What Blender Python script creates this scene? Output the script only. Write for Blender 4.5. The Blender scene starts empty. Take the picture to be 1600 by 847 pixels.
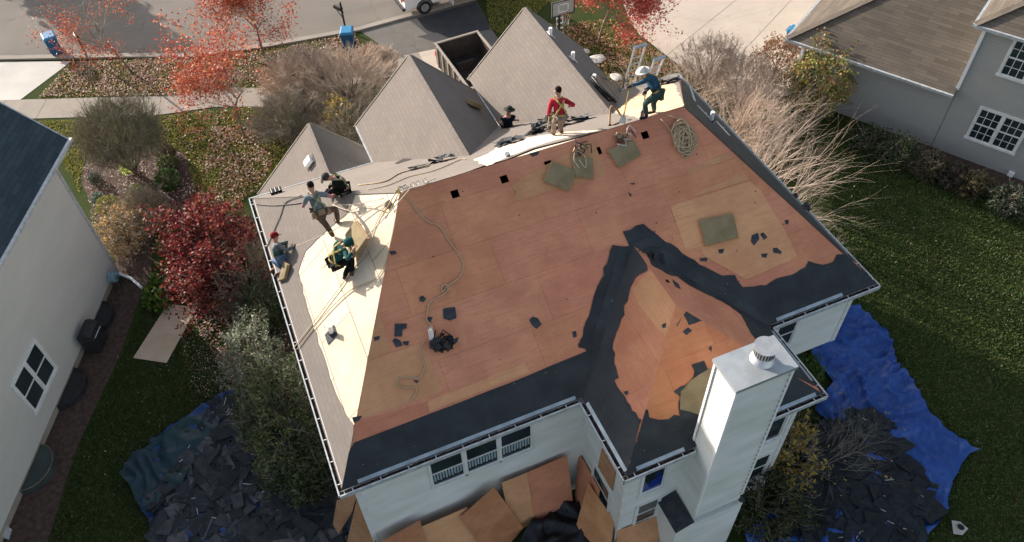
import bpy, bmesh, math, random
import numpy as np
from mathutils import Vector, Matrix, noise
S = bpy.context.scene
COL = S.collection
# ------------------------------------------------------------------ camera
F = 1269.57
FW = Vector((0.2362464, 0.6099683, -0.7563992)).normalized()
PITCH, YAW, ROLL = math.radians(49.148), math.radians(21.170), math.radians(-2.396)
FW = Vector((math.sin(YAW)*math.cos(PITCH), math.cos(YAW)*math.cos(PITCH), -math.sin(PITCH)))
_r = Vector((math.cos(YAW), -math.sin(YAW), 0)); _u = _r.cross(FW)
RT = _r*math.cos(ROLL)+_u*math.sin(ROLL); UP = -_r*math.sin(ROLL)+_u*math.cos(ROLL)
CP = Vector((0.861, -9.272, 22.881))
cam = bpy.data.cameras.new('camera'); co = bpy.data.objects.new('camera', cam); COL.objects.link(co)
m = Matrix((RT, UP, -FW)).transposed().to_4x4(); m.translation = CP; co.matrix_world = m
cam.sensor_width = 36; cam.lens = F/1600*36; cam.clip_end = 2000; cam.clip_start = .1
S.camera = co
# ------------------------------------------------------------------ world, sun, exposure
SUN_EL = 16.0; SH = Vector((math.sin(math.radians(152)), math.cos(math.radians(152)), 0))   # SH: heading of the shadows
w = bpy.data.worlds.new("World"); S.world = w; w.use_nodes = True
nt = w.node_tree; bg = nt.nodes['Background']; bg.inputs['Strength'].default_value = .118
sky = nt.nodes.new('ShaderNodeTexSky'); sky.sky_type = 'NISHITA'; sky.sun_disc = False
sky.sun_elevation = math.radians(SUN_EL); sky.sun_rotation = math.atan2(-SH.x, -SH.y); sky.dust_density = 2.5; sky.air_density = 1.0
hs = nt.nodes.new('ShaderNodeHueSaturation'); hs.inputs['Saturation'].default_value = .62; nt.links.new(sky.outputs[0], hs.inputs['Color']); nt.links.new(hs.outputs[0], bg.inputs[0])
sl = bpy.data.lights.new('sun', 'SUN'); sl.energy = 4.7; sl.angle = math.radians(.5); sl.color = (1, .90, .80)
so = bpy.data.objects.new('sun', sl); COL.objects.link(so)
sd = Vector((SH.x*math.cos(math.radians(SUN_EL)), SH.y*math.cos(math.radians(SUN_EL)), -math.sin(math.radians(SUN_EL))))
so.rotation_euler = sd.to_track_quat('-Z', 'Y').to_euler()
S.view_settings.view_transform = 'Standard'; S.view_settings.look = 'None'; S.view_settings.exposure = 1.25; S.view_settings.gamma = 1
# ------------------------------------------------------------------ helpers
def V(*a): return Vector(a)
def ray(px, py): return FW+RT*((px-800)/F)-UP*((py-423.5)/F)
def G(px, py, z=0.0):
    d = ray(px, py); return CP+d*((z-CP.z)/d.z)
def onplane(px, py, p, n):
    d = ray(px, py); return CP+d*((p-CP).dot(n)/d.dot(n))
ROOT = {}
def empty(name, label, cat, loc=(0,0,0), rz=0.0, group=None):
    o = bpy.data.objects.new(name, None); COL.objects.link(o); o.location = loc; o.rotation_euler = (0,0,rz)
    o.empty_display_size = .2
    ROOT[o] = (Matrix.Translation(Vector(loc)) @ Matrix.Rotation(rz, 4, 'Z')).inverted()
    return tag(o, label, cat, group)
def tag(o, label=None, cat=None, group=None, kind=None):
    if label: o['label'] = label
    if cat: o['category'] = cat
    if group: o['group'] = group
    if kind: o['kind'] = kind
    return o
def link(name, me, parent=None, local=False):
    o = bpy.data.objects.new(name, me); COL.objects.link(o)
    if parent is not None:
        o.parent = parent; mi = ROOT.get(parent, Matrix.Identity(4)); ROOT[o] = mi
        if not local: me.transform(mi)
    else: ROOT[o] = Matrix.Identity(4)
    return o
class MB:
    def __init__(s): s.v=[]; s.f=[]; s.c=[]; s.m=[]; s.uv={}
    def add(s, vs, fs, col=None, mi=0):
        b = len(s.v); s.v += [tuple(x) for x in vs]
        for f in fs: s.f.append(tuple(i+b for i in f)); s.c.append(col or (1,1,1)); s.m.append(mi)
        return s
    def box(s, c, size, axes=None, col=None, mi=0):
        c = Vector(c); ax = axes or (V(1,0,0),V(0,1,0),V(0,0,1))
        h = [Vector(a).normalized()*(d/2) for a, d in zip(ax, size)]
        vs = [c+h[0]*i+h[1]*j+h[2]*k for i in (-1,1) for j in (-1,1) for k in (-1,1)]
        return s.add(vs, [(0,1,3,2),(4,6,7,5),(0,4,5,1),(2,3,7,6),(0,2,6,4),(1,5,7,3)], col, mi)
    def b(s, x0,y0,z0,x1,y1,z1, **k): return s.box(((x0+x1)/2,(y0+y1)/2,(z0+z1)/2),(x1-x0,y1-y0,z1-z0), **k)
    def tube(s, pts, r, n=6, col=None, mi=0, cap=True):
        pts = [Vector(p) for p in pts]; rs = r if isinstance(r, (list, tuple)) else [r]*len(pts)
        vs = []; prev = None
        for i, p in enumerate(pts):
            d = (pts[min(i+1,len(pts)-1)]-pts[max(i-1,0)])
            if d.length < 1e-9: d = V(0,0,1)
            d.normalize()
            a = prev if prev is not None else (V(0,0,1) if abs(d.z)<.9 else V(1,0,0))
            x = (a-d*a.dot(d))
            if x.length < 1e-6: x = d.orthogonal()
            x.normalize(); y = d.cross(x); prev = x
            for k in range(n):
                t = 2*math.pi*k/n; vs.append(p+(x*math.cos(t)+y*math.sin(t))*rs[i])
        fs = [(i*n+k, i*n+(k+1)%n, (i+1)*n+(k+1)%n, (i+1)*n+k) for i in range(len(pts)-1) for k in range(n)]
        if cap: fs += [tuple(range(n-1,-1,-1)), tuple(range((len(pts)-1)*n, len(pts)*n))]
        return s.add(vs, fs, col, mi)
    def sphere(s, c, r, nu=10, nv=7, rot=None, col=None, mi=0):
        c = Vector(c); r = r if isinstance(r,(tuple,list)) else (r,r,r); vs = [V(0,0,-1)]; 
        for j in range(1,nv):
            a = -math.pi/2+math.pi*j/nv
            for i in range(nu): b = 2*math.pi*i/nu; vs.append(V(math.cos(a)*math.cos(b), math.cos(a)*math.sin(b), math.sin(a)))
        vs.append(V(0,0,1)); vs = [V(v.x*r[0],v.y*r[1],v.z*r[2]) for v in vs]
        if rot is not None: vs = [rot@v for v in vs]
        vs = [v+c for v in vs]
        fs = [(0,1+(i+1)%nu,1+i) for i in range(nu)]
        for j in range(nv-2): fs += [(1+j*nu+i,1+j*nu+(i+1)%nu,1+(j+1)*nu+(i+1)%nu,1+(j+1)*nu+i) for i in range(nu)]
        e = len(vs)-1; b = 1+(nv-2)*nu; fs += [(b+i,b+(i+1)%nu,e) for i in range(nu)]
        return s.add(vs, fs, col, mi)
    def poly(s, pts, n=None, th=0.0, col=None, mi=0):
        pts = [Vector(p) for p in pts]; k = len(pts)
        if n is None: n = (pts[1]-pts[0]).cross(pts[2]-pts[0]).normalized()
        A = V(0,0,0)
        for i in range(k): A += pts[i].cross(pts[(i+1)%k])
        if A.dot(n) < 0: pts = pts[::-1]
        if th == 0: return s.add(pts, [tuple(range(k))], col, mi)
        return s.add(pts+[p-n*th for p in pts], [tuple(range(k)), tuple(range(2*k-1,k-1,-1))]+[(i, i+k, (i+1)%k+k, (i+1)%k) for i in range(k)], col, mi)
    def build(s, name, mats, parent=None, smooth=False, uvf=None, bevel=0):
        me = bpy.data.meshes.new(name); me.from_pydata(s.v, [], s.f)
        mats = mats if isinstance(mats, (list,tuple)) else [mats]
        for q in mats: me.materials.append(q)
        me.polygons.foreach_set('material_index', s.m)
        if smooth: me.polygons.foreach_set('use_smooth', [True]*len(s.f))
        at = me.color_attributes.new('tint', 'FLOAT_COLOR', 'CORNER')
        buf = []
        for f, c in zip(s.f, s.c): buf += list(c)+[1.0] if len(f)==0 else (list(c)+[1.0])*len(f)
        at.data.foreach_set('color', buf)
        if uvf:
            uv = me.uv_layers.new(name='UVMap'); ub = []
            for f in s.f:
                for i in f: ub += uvf(Vector(s.v[i]))
            uv.data.foreach_set('uv', ub)
        me.validate(); me.update()
        o = link(name, me, parent)
        if bevel:
            b = o.modifiers.new('bevel','BEVEL'); b.width = bevel; b.segments = 2; b.limit_method = 'ANGLE'
        return o
# ------------------------------------------------------------------ materials
def lin(h):
    c = [int(h[i:i+2],16)/255 for i in (0,2,4)]
    return tuple(x/12.92 if x<=.04045 else ((x+.055)/1.055)**2.4 for x in c)
class NB:
    def __init__(s, name):
        s.m = bpy.data.materials.new(name); s.m.use_nodes = True; s.t = s.m.node_tree; s.t.nodes.clear()
        s.out = s.t.nodes.new('ShaderNodeOutputMaterial'); s.p = s.t.nodes.new('ShaderNodeBsdfPrincipled')
        s.t.links.new(s.p.outputs[0], s.out.inputs[0])
    def n(s, ty, **k):
        q = s.t.nodes.new('ShaderNode'+ty)
        for a, b in k.items(): setattr(q, a, b)
        return q
    def l(s, a, b): s.t.links.new(a, b)
    def val(s, inp, x):
        if hasattr(x, 'is_linked') or hasattr(x, 'links'): s.l(x, inp)
        elif isinstance(x, (tuple,list)) and len(x)==3 and inp.type=='RGBA': inp.default_value = (*x,1)
        else: inp.default_value = x
    def coord(s, kind='Object', scale=(1,1,1), rot=(0,0,0)):
        tc = s.n('TexCoord'); mp = s.n('Mapping'); s.l(tc.outputs[kind], mp.inputs[0]); mp.inputs['Scale'].default_value = scale; mp.inputs['Rotation'].default_value = rot
        return mp.outputs[0]
    def noise(s, vec, scale, detail=4, rough=.6, dist=0):
        q = s.n('TexNoise'); s.l(vec, q.inputs['Vector']); q.inputs['Scale'].default_value = scale; q.inputs['Detail'].default_value = detail
        q.inputs['Roughness'].default_value = rough; q.inputs['Distortion'].default_value = dist; return q.outputs[0]
    def ramp(s, fac, lo, hi, a=0.0, b=1.0):
        q = s.n('MapRange'); s.l(fac, q.inputs[0]); q.inputs[1].default_value = lo; q.inputs[2].default_value = hi; q.inputs[3].default_value = a; q.inputs[4].default_value = b; return q.outputs[0]
    def mix(s, fac, a, b, mode='MIX'):
        q = s.n('Mix', data_type='RGBA', blend_type=mode); s.val(q.inputs[0], fac); s.val(q.inputs[6], a); s.val(q.inputs[7], b); return q.outputs[2]
    def math(s, op, a, b=0.0):
        q = s.n('Math', operation=op); s.val(q.inputs[0], a); s.val(q.inputs[1], b); return q.outputs[0]
    def bump(s, h, strength=.5, dist=.01):
        q = s.n('Bump'); s.l(h, q.inputs['Height']); q.inputs['Strength'].default_value = strength; q.inputs['Distance'].default_value = dist; s.l(q.outputs[0], s.p.inputs['Normal'])
    def tint(s): q = s.n('Attribute'); q.attribute_name = 'tint'; return q.outputs['Color']
    def col(s, c): s.val(s.p.inputs['Base Color'], c)
MC = {}
def paving(name, c1, c2, scale, crack=.5):
    b = NB(name); v = b.coord(); c = b.mix(b.ramp(b.noise(v,scale,5),.3,.7), c1, c2); c = b.mix(b.math('MULTIPLY', b.ramp(b.noise(b.coord(scale=(.15,2.2,1)),1.2,5),.5,.75), .3), c, tuple(x*.6 for x in c1))
    nv = b.n('TexVoronoi', feature='DISTANCE_TO_EDGE'); wv = b.n('VectorMath', operation='ADD'); nz = b.n('TexNoise'); nz.inputs['Scale'].default_value = 1.5; b.l(v, nz.inputs['Vector']); b.l(v, wv.inputs[0]); b.l(nz.outputs['Color'], wv.inputs[1]); b.l(wv.outputs[0], nv.inputs['Vector']); nv.inputs['Scale'].default_value = .22
    c = b.mix(b.math('MULTIPLY', b.ramp(nv.outputs['Distance'], .0,.006,1,0), crack), c, tuple(x*.35 for x in c1)); c = b.mix(b.math('MULTIPLY', b.ramp(b.noise(v,40,2),.4,.7), .15), c, tuple(x*1.4 for x in c1))
    b.col(c); b.p.inputs['Roughness'].default_value = .95; b.p.inputs['Specular IOR Level'].default_value = .15; b.bump(b.noise(v,45,4), .3, .01); return b.m
def mat(name, c1, c2=None, scale=3, rough=.8, metal=0, bump=0, bscale=None, tint=False, detail=5, lo=.35, hi=.65, spec=.3):
    b = NB(name); v = b.coord(); c = c1
    if c2 is not None: c = b.mix(b.ramp(b.noise(v, scale, detail), lo, hi), c1, c2)
    if tint: c = b.mix(1.0, c, b.tint(), 'MULTIPLY')
    b.col(c); b.p.inputs['Roughness'].default_value = rough; b.p.inputs['Metallic'].default_value = metal; b.p.inputs['Specular IOR Level'].default_value = spec
    if bump: b.bump(b.noise(v, bscale or scale*4, 4), bump, .02)
    MC[name] = b.m; return b.m
def ply_mat(name, c1, c2, c3, stain):
    b = NB(name); v = b.coord('UV'); gv = b.coord('UV', (1,14,1)); 
    big = b.noise(v, .9, 5, .65); c = b.mix(b.ramp(big,.38,.62), c1, c2)
    gr = b.noise(gv, 1.6, 6, .6, 1.2); c = b.mix(b.math('MULTIPLY', b.ramp(gr,.45,.7), .45), c, c3)
    sp = b.noise(b.coord('UV',(1.3,.8,1)), 2.3, 7, .7); c = b.mix(b.math('MULTIPLY', b.ramp(sp,.56,.75), .5), c, stain)
    vo = b.n('TexVoronoi'); b.l(b.coord('UV',(1,1,1)), vo.inputs['Vector']); vo.inputs['Scale'].default_value = 2.2
    c = b.mix(b.math('MULTIPLY', b.math('SUBTRACT', 1.0, b.ramp(vo.outputs['Distance'], .035,.075)), .8), c, (.07,.035,.025))
    vo2 = b.n('TexVoronoi'); b.l(v, vo2.inputs['Vector']); vo2.inputs['Scale'].default_value = 7.5
    c = b.mix(b.math('MULTIPLY', b.math('SUBTRACT', 1.0, b.ramp(vo2.outputs['Distance'], .03,.07)), .45), c, (.05,.03,.03))
    c = b.mix(1.0, c, b.tint(), 'MULTIPLY'); b.col(c); b.p.inputs['Roughness'].default_value = .85; b.p.inputs['Specular IOR Level'].default_value = .15
    b.bump(gr, .25, .004); return b.m
def shingle_mat(name, c1, c2, c3, row=.14, tab=.3):
    b = NB(name); v = b.coord('UV')
    br = b.n('TexBrick'); b.l(v, br.inputs['Vector']); br.inputs['Scale'].default_value = 1; br.inputs['Brick Width'].default_value = tab; br.inputs['Row Height'].default_value = row
    br.inputs['Mortar Size'].default_value = .006; br.inputs['Mortar Smooth'].default_value = .2; br.inputs['Color1'].default_value = (*c1,1); br.inputs['Color2'].default_value = (*c2,1); br.inputs['Mortar'].default_value = (*c3,1); br.inputs['Bias'].default_value = 0
    br.offset = .5
    c = b.mix(b.math('MULTIPLY', b.ramp(b.noise(v, .7, 5), .35,.7), .35), br.outputs['Color'], c3)
    c = b.mix(b.ramp(b.noise(v, 60, 2), .3,.7, .0,.25), c, c2); c = b.mix(1.0, c, b.tint(), 'MULTIPLY')
    b.col(c); b.p.inputs['Roughness'].default_value = .95; b.p.inputs['Specular IOR Level'].default_value = .1
    b.bump(br.outputs['Fac'], -.5, .01); return b.m
def siding_mat(name, c1, c2, pitch=.11):
    b = NB(name); v = b.coord(); sx = b.n('SeparateXYZ'); b.l(v, sx.inputs[0])
    fr = b.math('FRACT', b.math('DIVIDE', sx.outputs[2], pitch))
    c = b.mix(b.ramp(b.noise(b.coord(scale=(.5,.5,1.6)), 1.3, 5), .35,.75), c1, c2)
    c = b.mix(b.math('MULTIPLY', b.ramp(fr, .0,.16,1,0), .42), c, tuple(x*.4 for x in c1))  # lap shadow painted into the colour along each siding course
    b.col(c); b.p.inputs['Roughness'].default_value = .55; b.bump(fr, -.6, .012); return b.m
M = {}
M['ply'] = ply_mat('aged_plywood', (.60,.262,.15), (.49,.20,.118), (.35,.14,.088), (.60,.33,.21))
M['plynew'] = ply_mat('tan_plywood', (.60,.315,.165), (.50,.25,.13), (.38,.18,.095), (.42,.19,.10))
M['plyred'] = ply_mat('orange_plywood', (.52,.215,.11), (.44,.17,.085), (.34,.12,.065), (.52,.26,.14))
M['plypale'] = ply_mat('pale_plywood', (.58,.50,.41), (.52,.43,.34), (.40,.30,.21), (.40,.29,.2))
M['plylean'] = ply_mat('leaning_plywood', (.50,.28,.16), (.38,.19,.105), (.24,.11,.06), (.30,.14,.08))
M['sh'] = shingle_mat('taupe_shingle', (.158,.140,.127), (.180,.158,.143), (.112,.10,.092))
M['shR'] = shingle_mat('brown_shingle', (.145,.122,.10), (.095,.082,.068), (.045,.038,.033), .15, .95)
M['shL'] = shingle_mat('slate_shingle', (.035,.05,.062), (.055,.075,.09), (.02,.028,.035), .16, .5)
def paper_mat():
    b = NB('dark_underlayment'); v = b.coord('UV'); c = b.mix(b.ramp(b.noise(v,1.1,5),.38,.62), (.014,.018,.022), (.027,.033,.038))
    lp = b.n('SeparateXYZ'); b.l(v, lp.inputs[0]); fr = b.math('FRACT', b.math('DIVIDE', lp.outputs[1], .46)); ed = b.ramp(fr, 0.0,.035,1,0); c = b.mix(b.math('MULTIPLY', ed, .6), c, (.006,.008,.01))
    sc = b.noise(b.coord('UV',(1,6,1)), 5, 6, .75); c = b.mix(b.math('MULTIPLY', b.ramp(sc,.66,.74), .55), c, (.14,.15,.15))
    vo = b.n('TexVoronoi'); b.l(v, vo.inputs['Vector']); vo.inputs['Scale'].default_value = 3.1; c = b.mix(b.math('SUBTRACT', 1.0, b.ramp(vo.outputs['Distance'], .02,.045)), c, (.35,.36,.36))
    c = b.mix(1.0, c, b.tint(), 'MULTIPLY'); b.col(c); b.p.inputs['Roughness'].default_value = .6; b.p.inputs['Specular IOR Level'].default_value = .3
    b.bump(b.math('ADD', b.noise(v,2.6,5,.6), b.math('MULTIPLY', fr, .12)), .9, .05); return b.m
M['paper'] = paper_mat()
M['scrap'] = mat('shingle_scrap', (.02,.028,.036), (.045,.05,.055), 5, .85, bump=.4, tint=True)
M['side'] = siding_mat('white_siding', (.77,.78,.77), (.58,.61,.55))
M['sideL'] = siding_mat('cream_siding', (.55,.545,.505), (.50,.495,.46), .12)
M['sideR'] = siding_mat('grey_siding', (.37,.365,.345), (.33,.325,.31), .13)
M['white'] = mat('white_trim', (.72,.73,.72), (.6,.6,.59), 4, .45)
M['whiteb'] = mat('white_plastic', (.8,.8,.8), None, rough=.35)
M['gut'] = mat('gutter_metal', (.55,.58,.6), (.36,.38,.39), 6, .4, .2)
M['flash'] = mat('flashing_metal', (.36,.42,.46), (.25,.3,.33), 3, .4, .5)
M['debris'] = mat('gutter_debris', (.03,.027,.025), (.10,.07,.05), 9, .95, bump=.8, lo=.45, hi=.6)
M['glass'] = mat('window_glass', (.012,.02,.026), (.03,.045,.05), .8, .06, spec=.9)
M['dark'] = mat('dark_plastic', (.012,.013,.015), (.03,.03,.032), 8, .5)
M['black'] = mat('black_sheet', (.008,.009,.011), (.02,.022,.026), 3, .38, bump=.7, bscale=5)
M['foam'] = mat('roof_pad_foam', (.255,.205,.12), (.185,.145,.08), 2.5, .95, bump=.5, bscale=14)
M['foamedge'] = mat('pad_edge', (.45,.26,.11), (.36,.2,.09), 7, .9)
M['rope'] = mat('tan_rope', (.52,.40,.25), (.36,.27,.17), 30, .9, bump=.5, bscale=90)
M['ropew'] = mat('pale_rope', (.6,.52,.4), (.42,.36,.28), 30, .9)
M['hose'] = mat('black_hose', (.02,.02,.02), None, rough=.5)
M['alu'] = mat('aluminium', (.6,.6,.6), (.45,.45,.46), 5, .35, .7)
M['yellow'] = mat('yellow_webbing', (.42,.31,.08), (.32,.25,.09), 8, .8)
M['leather'] = mat('tan_leather', (.30,.19,.11), (.18,.11,.07), 9, .8, bump=.4)
M['skin'] = mat('skin', (.42,.22,.15), (.36,.18,.12), 8, .55)
def cloth(name, c): M[name] = mat(name, c, tuple(x*.6 for x in c), 7, .92, bump=.6, bscale=9, spec=.1)
cloth('grey_tee',(.17,.19,.215)); cloth('pink_sleeve',(.45,.19,.2)); cloth('brown_trousers',(.10,.075,.06)); cloth('black_cloth',(.012,.012,.013)); cloth('teal_cloth',(.02,.085,.085))
cloth('green_vest',(.03,.075,.055)); cloth('jeans',(.13,.2,.3)); cloth('red_hoodie',(.42,.025,.045)); cloth('grey_trousers',(.23,.18,.15)); cloth('blue_hoodie',(.035,.09,.15)); cloth('green_trousers',(.05,.085,.08))
cloth('red_cap',(.22,.02,.02)); cloth('navy_cloth',(.01,.014,.025)); cloth('hat_white',(.6,.58,.54)); cloth('sage_strap',(.26,.28,.17)); cloth('dark_hair',(.015,.011,.01)); cloth('hat_grey',(.05,.055,.045)); cloth('grey_sleeve',(.15,.16,.17)); cloth('boot',(.11,.07,.045)); cloth('glove',(.03,.035,.045))
M['road'] = paving('asphalt_road', (.20,.178,.155), (.155,.14,.123), .35)
M['drive'] = paving('asphalt_driveway', (.155,.145,.13), (.12,.113,.103), .6)
M['conc'] = paving('pale_concrete', (.50,.43,.36), (.43,.37,.31), .5, .25)
M['conc2'] = mat('white_concrete', (.5,.48,.44), (.42,.40,.37), .5, .9, bump=.15, bscale=30)
M['walk'] = mat('sidewalk_concrete', (.30,.265,.225), (.255,.225,.19), 1.2, .95, bump=.2, bscale=30)
M['mulch'] = mat('mulch', (.045,.028,.022), (.09,.06,.05), 6, 1, bump=1, bscale=18)
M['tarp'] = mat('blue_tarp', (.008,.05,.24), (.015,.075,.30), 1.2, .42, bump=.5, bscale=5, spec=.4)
M['tarpg'] = mat('green_tarp', (.012,.04,.042), (.01,.03,.05), 1.0, .5, bump=.4, bscale=5)
M['twigo'] = mat('dark_grey_twig', (.13,.125,.08), (.20,.185,.13), 2.5, .9)
M['bark'] = mat('bark', (.13,.10,.08), (.20,.16,.13), 9, .95, bump=.6)
M['twig'] = mat('bare_twig', (.66,.54,.44), (.48,.36,.28), 2.5, .9)
M['twigd'] = mat('grey_twig', (.22,.19,.15), (.30,.26,.20), 2.5, .9)
def leaf_mat():
    b = NB('leaf'); c = b.tint(); b.col(c); b.p.inputs['Roughness'].default_value = .6; b.p.inputs['Specular IOR Level'].default_value = .25
    tr = b.n('BsdfTranslucent'); b.l(c, tr.inputs[0]); mx = b.n('MixShader'); mx.inputs[0].default_value = .3
    b.l(b.p.outputs[0], mx.inputs[1]); b.l(tr.outputs[0], mx.inputs[2]); b.l(mx.outputs[0], b.out.inputs[0]); return b.m
M['leaf'] = leaf_mat()
def grass_mat():
    b = NB('grass_lawn'); v = b.coord()
    c = b.mix(b.ramp(b.noise(v,.35,6,.65),.35,.65), (.035,.056,.018), (.06,.078,.024))
    c = b.mix(b.ramp(b.noise(v,1.4,6,.7),.5,.72), c, (.08,.066,.03))
    c = b.mix(b.ramp(b.noise(v,22,4,.8),.4,.65), c, (.03,.045,.012))
    b.col(c); b.p.inputs['Roughness'].default_value = 1; b.p.inputs['Specular IOR Level'].default_value = .05
    b.bump(b.noise(v,26,6,.8), 1, .05); return b.m
M['grass'] = grass_mat()
# ------------------------------------------------------------------ ground, roads
def flat(name, pts, z, mt, base=-.3, kind='structure'):
    mb = MB(); p = [V(q[0],q[1],z) for q in pts]; mb.poly(p, V(0,0,1), z-base if z>.03 else 0.0)
    o = mb.build(name, mt); tag(o, kind=kind); return o
g = MB(); N = 24
g.add([(-300,-300,0),(300,-300,0),(300,300,0),(-300,300,0)], [(0,1,2,3)]); tag(g.build('ground', M['grass']), kind='structure')
P2 = lambda *l: [G(*q) for q in l]
curb = P2((0,92),(100,90),(200,88),(300,88),(420,72),(560,47),(640,25))+[G(735,0)]
c0 = curb[0]+(curb[0]-curb[1])*14; cN = curb[-1]+V(80,3,0)
line = [c0]+curb+[cN]
flat('road', line+[cN+V(0,13,0), curb[-1]+V(0,13,0), curb[2]+V(1,13,0), c0+V(6,13,0)], .004, M['road'])
def strip(name, pts, wd, z, mt, th=0, off=0):
    mb = MB()
    for i in range(len(pts)-1):
        a, b_ = pts[i], pts[i+1]
        def nrm(i):
            d = (pts[min(i+1,len(pts)-1)]-pts[max(i-1,0)]); d.z=0; d.normalize(); return V(-d.y,d.x,0)
        n0, n1 = nrm(i), nrm(i+1)
        q = [a-n0*(wd/2-off), b_-n1*(wd/2-off), b_+n1*(wd/2+off), a+n0*(wd/2+off)]
        mb.poly([V(p.x,p.y,z) for p in q], V(0,0,1), th)
    return tag(mb.build(name, mt), kind='structure')
strip('kerb', line, .3, .09, M['walk'], .12)
sw = P2((0,172),(130,168),(250,165))+[G(340,152),G(430,152),G(520,125),G(600,108),G(660,95)]
sw = [sw[0]+(sw[0]-sw[2])*4]+sw
strip('sidewalk', sw, 1.45, .016, M['walk'])
js = MB()
for i in range(len(sw)-1):
    n_ = max(1, int((sw[i+1]-sw[i]).length/1.5)); d = (sw[i+1]-sw[i]).normalized(); nn = V(-d.y,d.x,0)
    for k in range(n_):
        c = sw[i].lerp(sw[i+1], k/n_)
        if abs(c.x)<20: js.box((c.x,c.y,.0175), (.02,1.45,.003), (d,nn,V(0,0,1)))
tag(js.build('sidewalk_joints', M['bark']), kind='structure')
A_ = P2((0,97),(112,96),(72,126),(32,156),(0,158)); flat('neighbour_driveway', [A_[0]+V(-12,4,0)]+A_+[A_[-1]+V(-12,4,0)], .012, M['conc2'])
flat('driveway', P2((563,49),(640,27),(745,2),(768,46))+[V(13.3,21,0),V(13.0,13.2,0),V(8.6,13.2,0)]+P2((640,118),(690,100),(625,91)), .008, M['drive'])
flat('dark_driveway_patch', P2((652,57),(668,54),(640,32),(745,3),(768,46),(746,50),(690,68),(672,64)), .011, mat('dark_asphalt',(.035,.037,.042),(.05,.05,.052),1.5,.9,bump=.3,bscale=40))  # near-black asphalt patch laid over the driveway beside the van
flat('garage_apron', P2((604,96),(640,85),(690,75),(770,80))+[V(12.8,13.3,0),V(8.7,13.3,0)]+P2((650,130)), .014, M['conc'])
rd = P2((985,35),(1000,55),(1065,105),(1130,150),(1230,150))+[V(24.5,14.5,0),V(30,17,0)]+P2((1330,-60),(1100,-90),(950,-60))
flat('right_driveway', rd, .010, M['conc'])
jj = MB()
for a, b_ in (((1065,0),(1005,55)),((1150,0),(1090,48)),((1240,-4),(1180,60))):
    a, b_ = G(*a), G(*b_); d = (b_-a); L = d.length; d.normalize(); jj.box((a+b_)/2+V(0,0,.0125), (L+6,.03,.003), (d,V(-d.y,d.x,0),V(0,0,1)))
tag(jj.build('driveway_joints', M['walk']), kind='structure')
flat('garden_bed', P2((127,285),(130,262),(150,228),(235,225),(290,240),(305,300),(290,345),(240,350),(236,430),(190,430)), .006, M['mulch'])
flat('left_mulch_bed', P2((180,405),(238,425),(215,475),(185,560),(120,700),(75,847))+[V(-8.6,2,0),V(-12,0,0)], .005, M['mulch'])
flat('house_mulch_bed', [V(-1.4,12.6,0),V(-1.5,.2,0),V(.6,-.2,0),V(.6,13.5,0)], .006, M['mulch'])
flat('right_mulch_bed', P2((1340,195),(1420,250),(1500,290),(1620,350),(1640,300),(1407,205)), .006, M['mulch'])
flat('tree_mulch_ring', [G(212,113)+V(math.cos(a)*1.0,math.sin(a)*.8,0) for a in [i*math.pi/8 for i in range(16)]], .007, M['mulch'])
# ------------------------------------------------------------------ main house
HE=5.6; W=15.19; D=10.72; R1=V(3.668,5.461,8.968); R2=V(11.767,5.461,8.968); XA=6.09; XB=11.74; DW=2.28; WA=V(8.917,.6,7.33); WV=V(8.917,2.81,7.33)
house = empty('house', 'two storey white sided house with its hip roof stripped to bare plywood', 'house', (W/2,D/2,0))
roof = house
class Plane:
    def __init__(s, poly, hint):       # poly: world points, first edge is the eave
        s.poly = [Vector(p) for p in poly]; s.o = s.poly[0]; s.u = (s.poly[1]-s.o).normalized()
        n = (s.poly[1]-s.o).cross(s.poly[2]-s.o).normalized(); s.n = n if n.z>0 else -n; s.v = s.n.cross(s.u)
        if s.v.z < 0: s.u = -s.u; s.v = s.n.cross(s.u)
        s.p2 = [s.to(p) for p in s.poly]
    def to(s, p): d = Vector(p)-s.o; return (d.dot(s.u), d.dot(s.v))
    def fr(s, uv, h=0.0): return s.o+s.u*uv[0]+s.v*uv[1]+s.n*h
    def px(s, x, y, h=0.0): q = onplane(x, y, s.o+s.n*h, s.n); return q
    def uvf(s, p): return s.to(p)
def area(p): return sum(p[i][0]*p[(i+1)%len(p)][1]-p[(i+1)%len(p)][0]*p[i][1] for i in range(len(p)))/2
def clip(poly, a, b):    # keep left of a->b
    out = []; f = lambda p: (b[0]-a[0])*(p[1]-a[1])-(b[1]-a[1])*(p[0]-a[0])
    for i in range(len(poly)):
        p, q = poly[i], poly[(i+1)%len(poly)]; fp, fq = f(p), f(q)
        if fp >= 0: out.append(p)
        if fp*fq < 0: t = fp/(fp-fq); out.append((p[0]+(q[0]-p[0])*t, p[1]+(q[1]-p[1])*t))
    return out
def clipc(poly, cv):
    if area(cv) < 0: cv = cv[::-1]
    for i in range(len(cv)):
        if len(poly) < 3: return []
        poly = clip(poly, cv[i], cv[(i+1)%len(cv)])
    return poly if len(poly)>2 and abs(area(poly))>1e-4 else []
def minus(poly, h):      # poly minus a convex hole, as convex pieces
    if area(h) < 0: h = h[::-1]
    out = []; rest = poly
    for i in range(len(h)):
        a, b = h[i], h[(i+1)%len(h)]
        o = clip(rest, b, a)
        if len(o)>2 and abs(area(o))>1e-5: out.append(o)
        rest = clip(rest, a, b)
        if len(rest)<3: break
    return out
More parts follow.
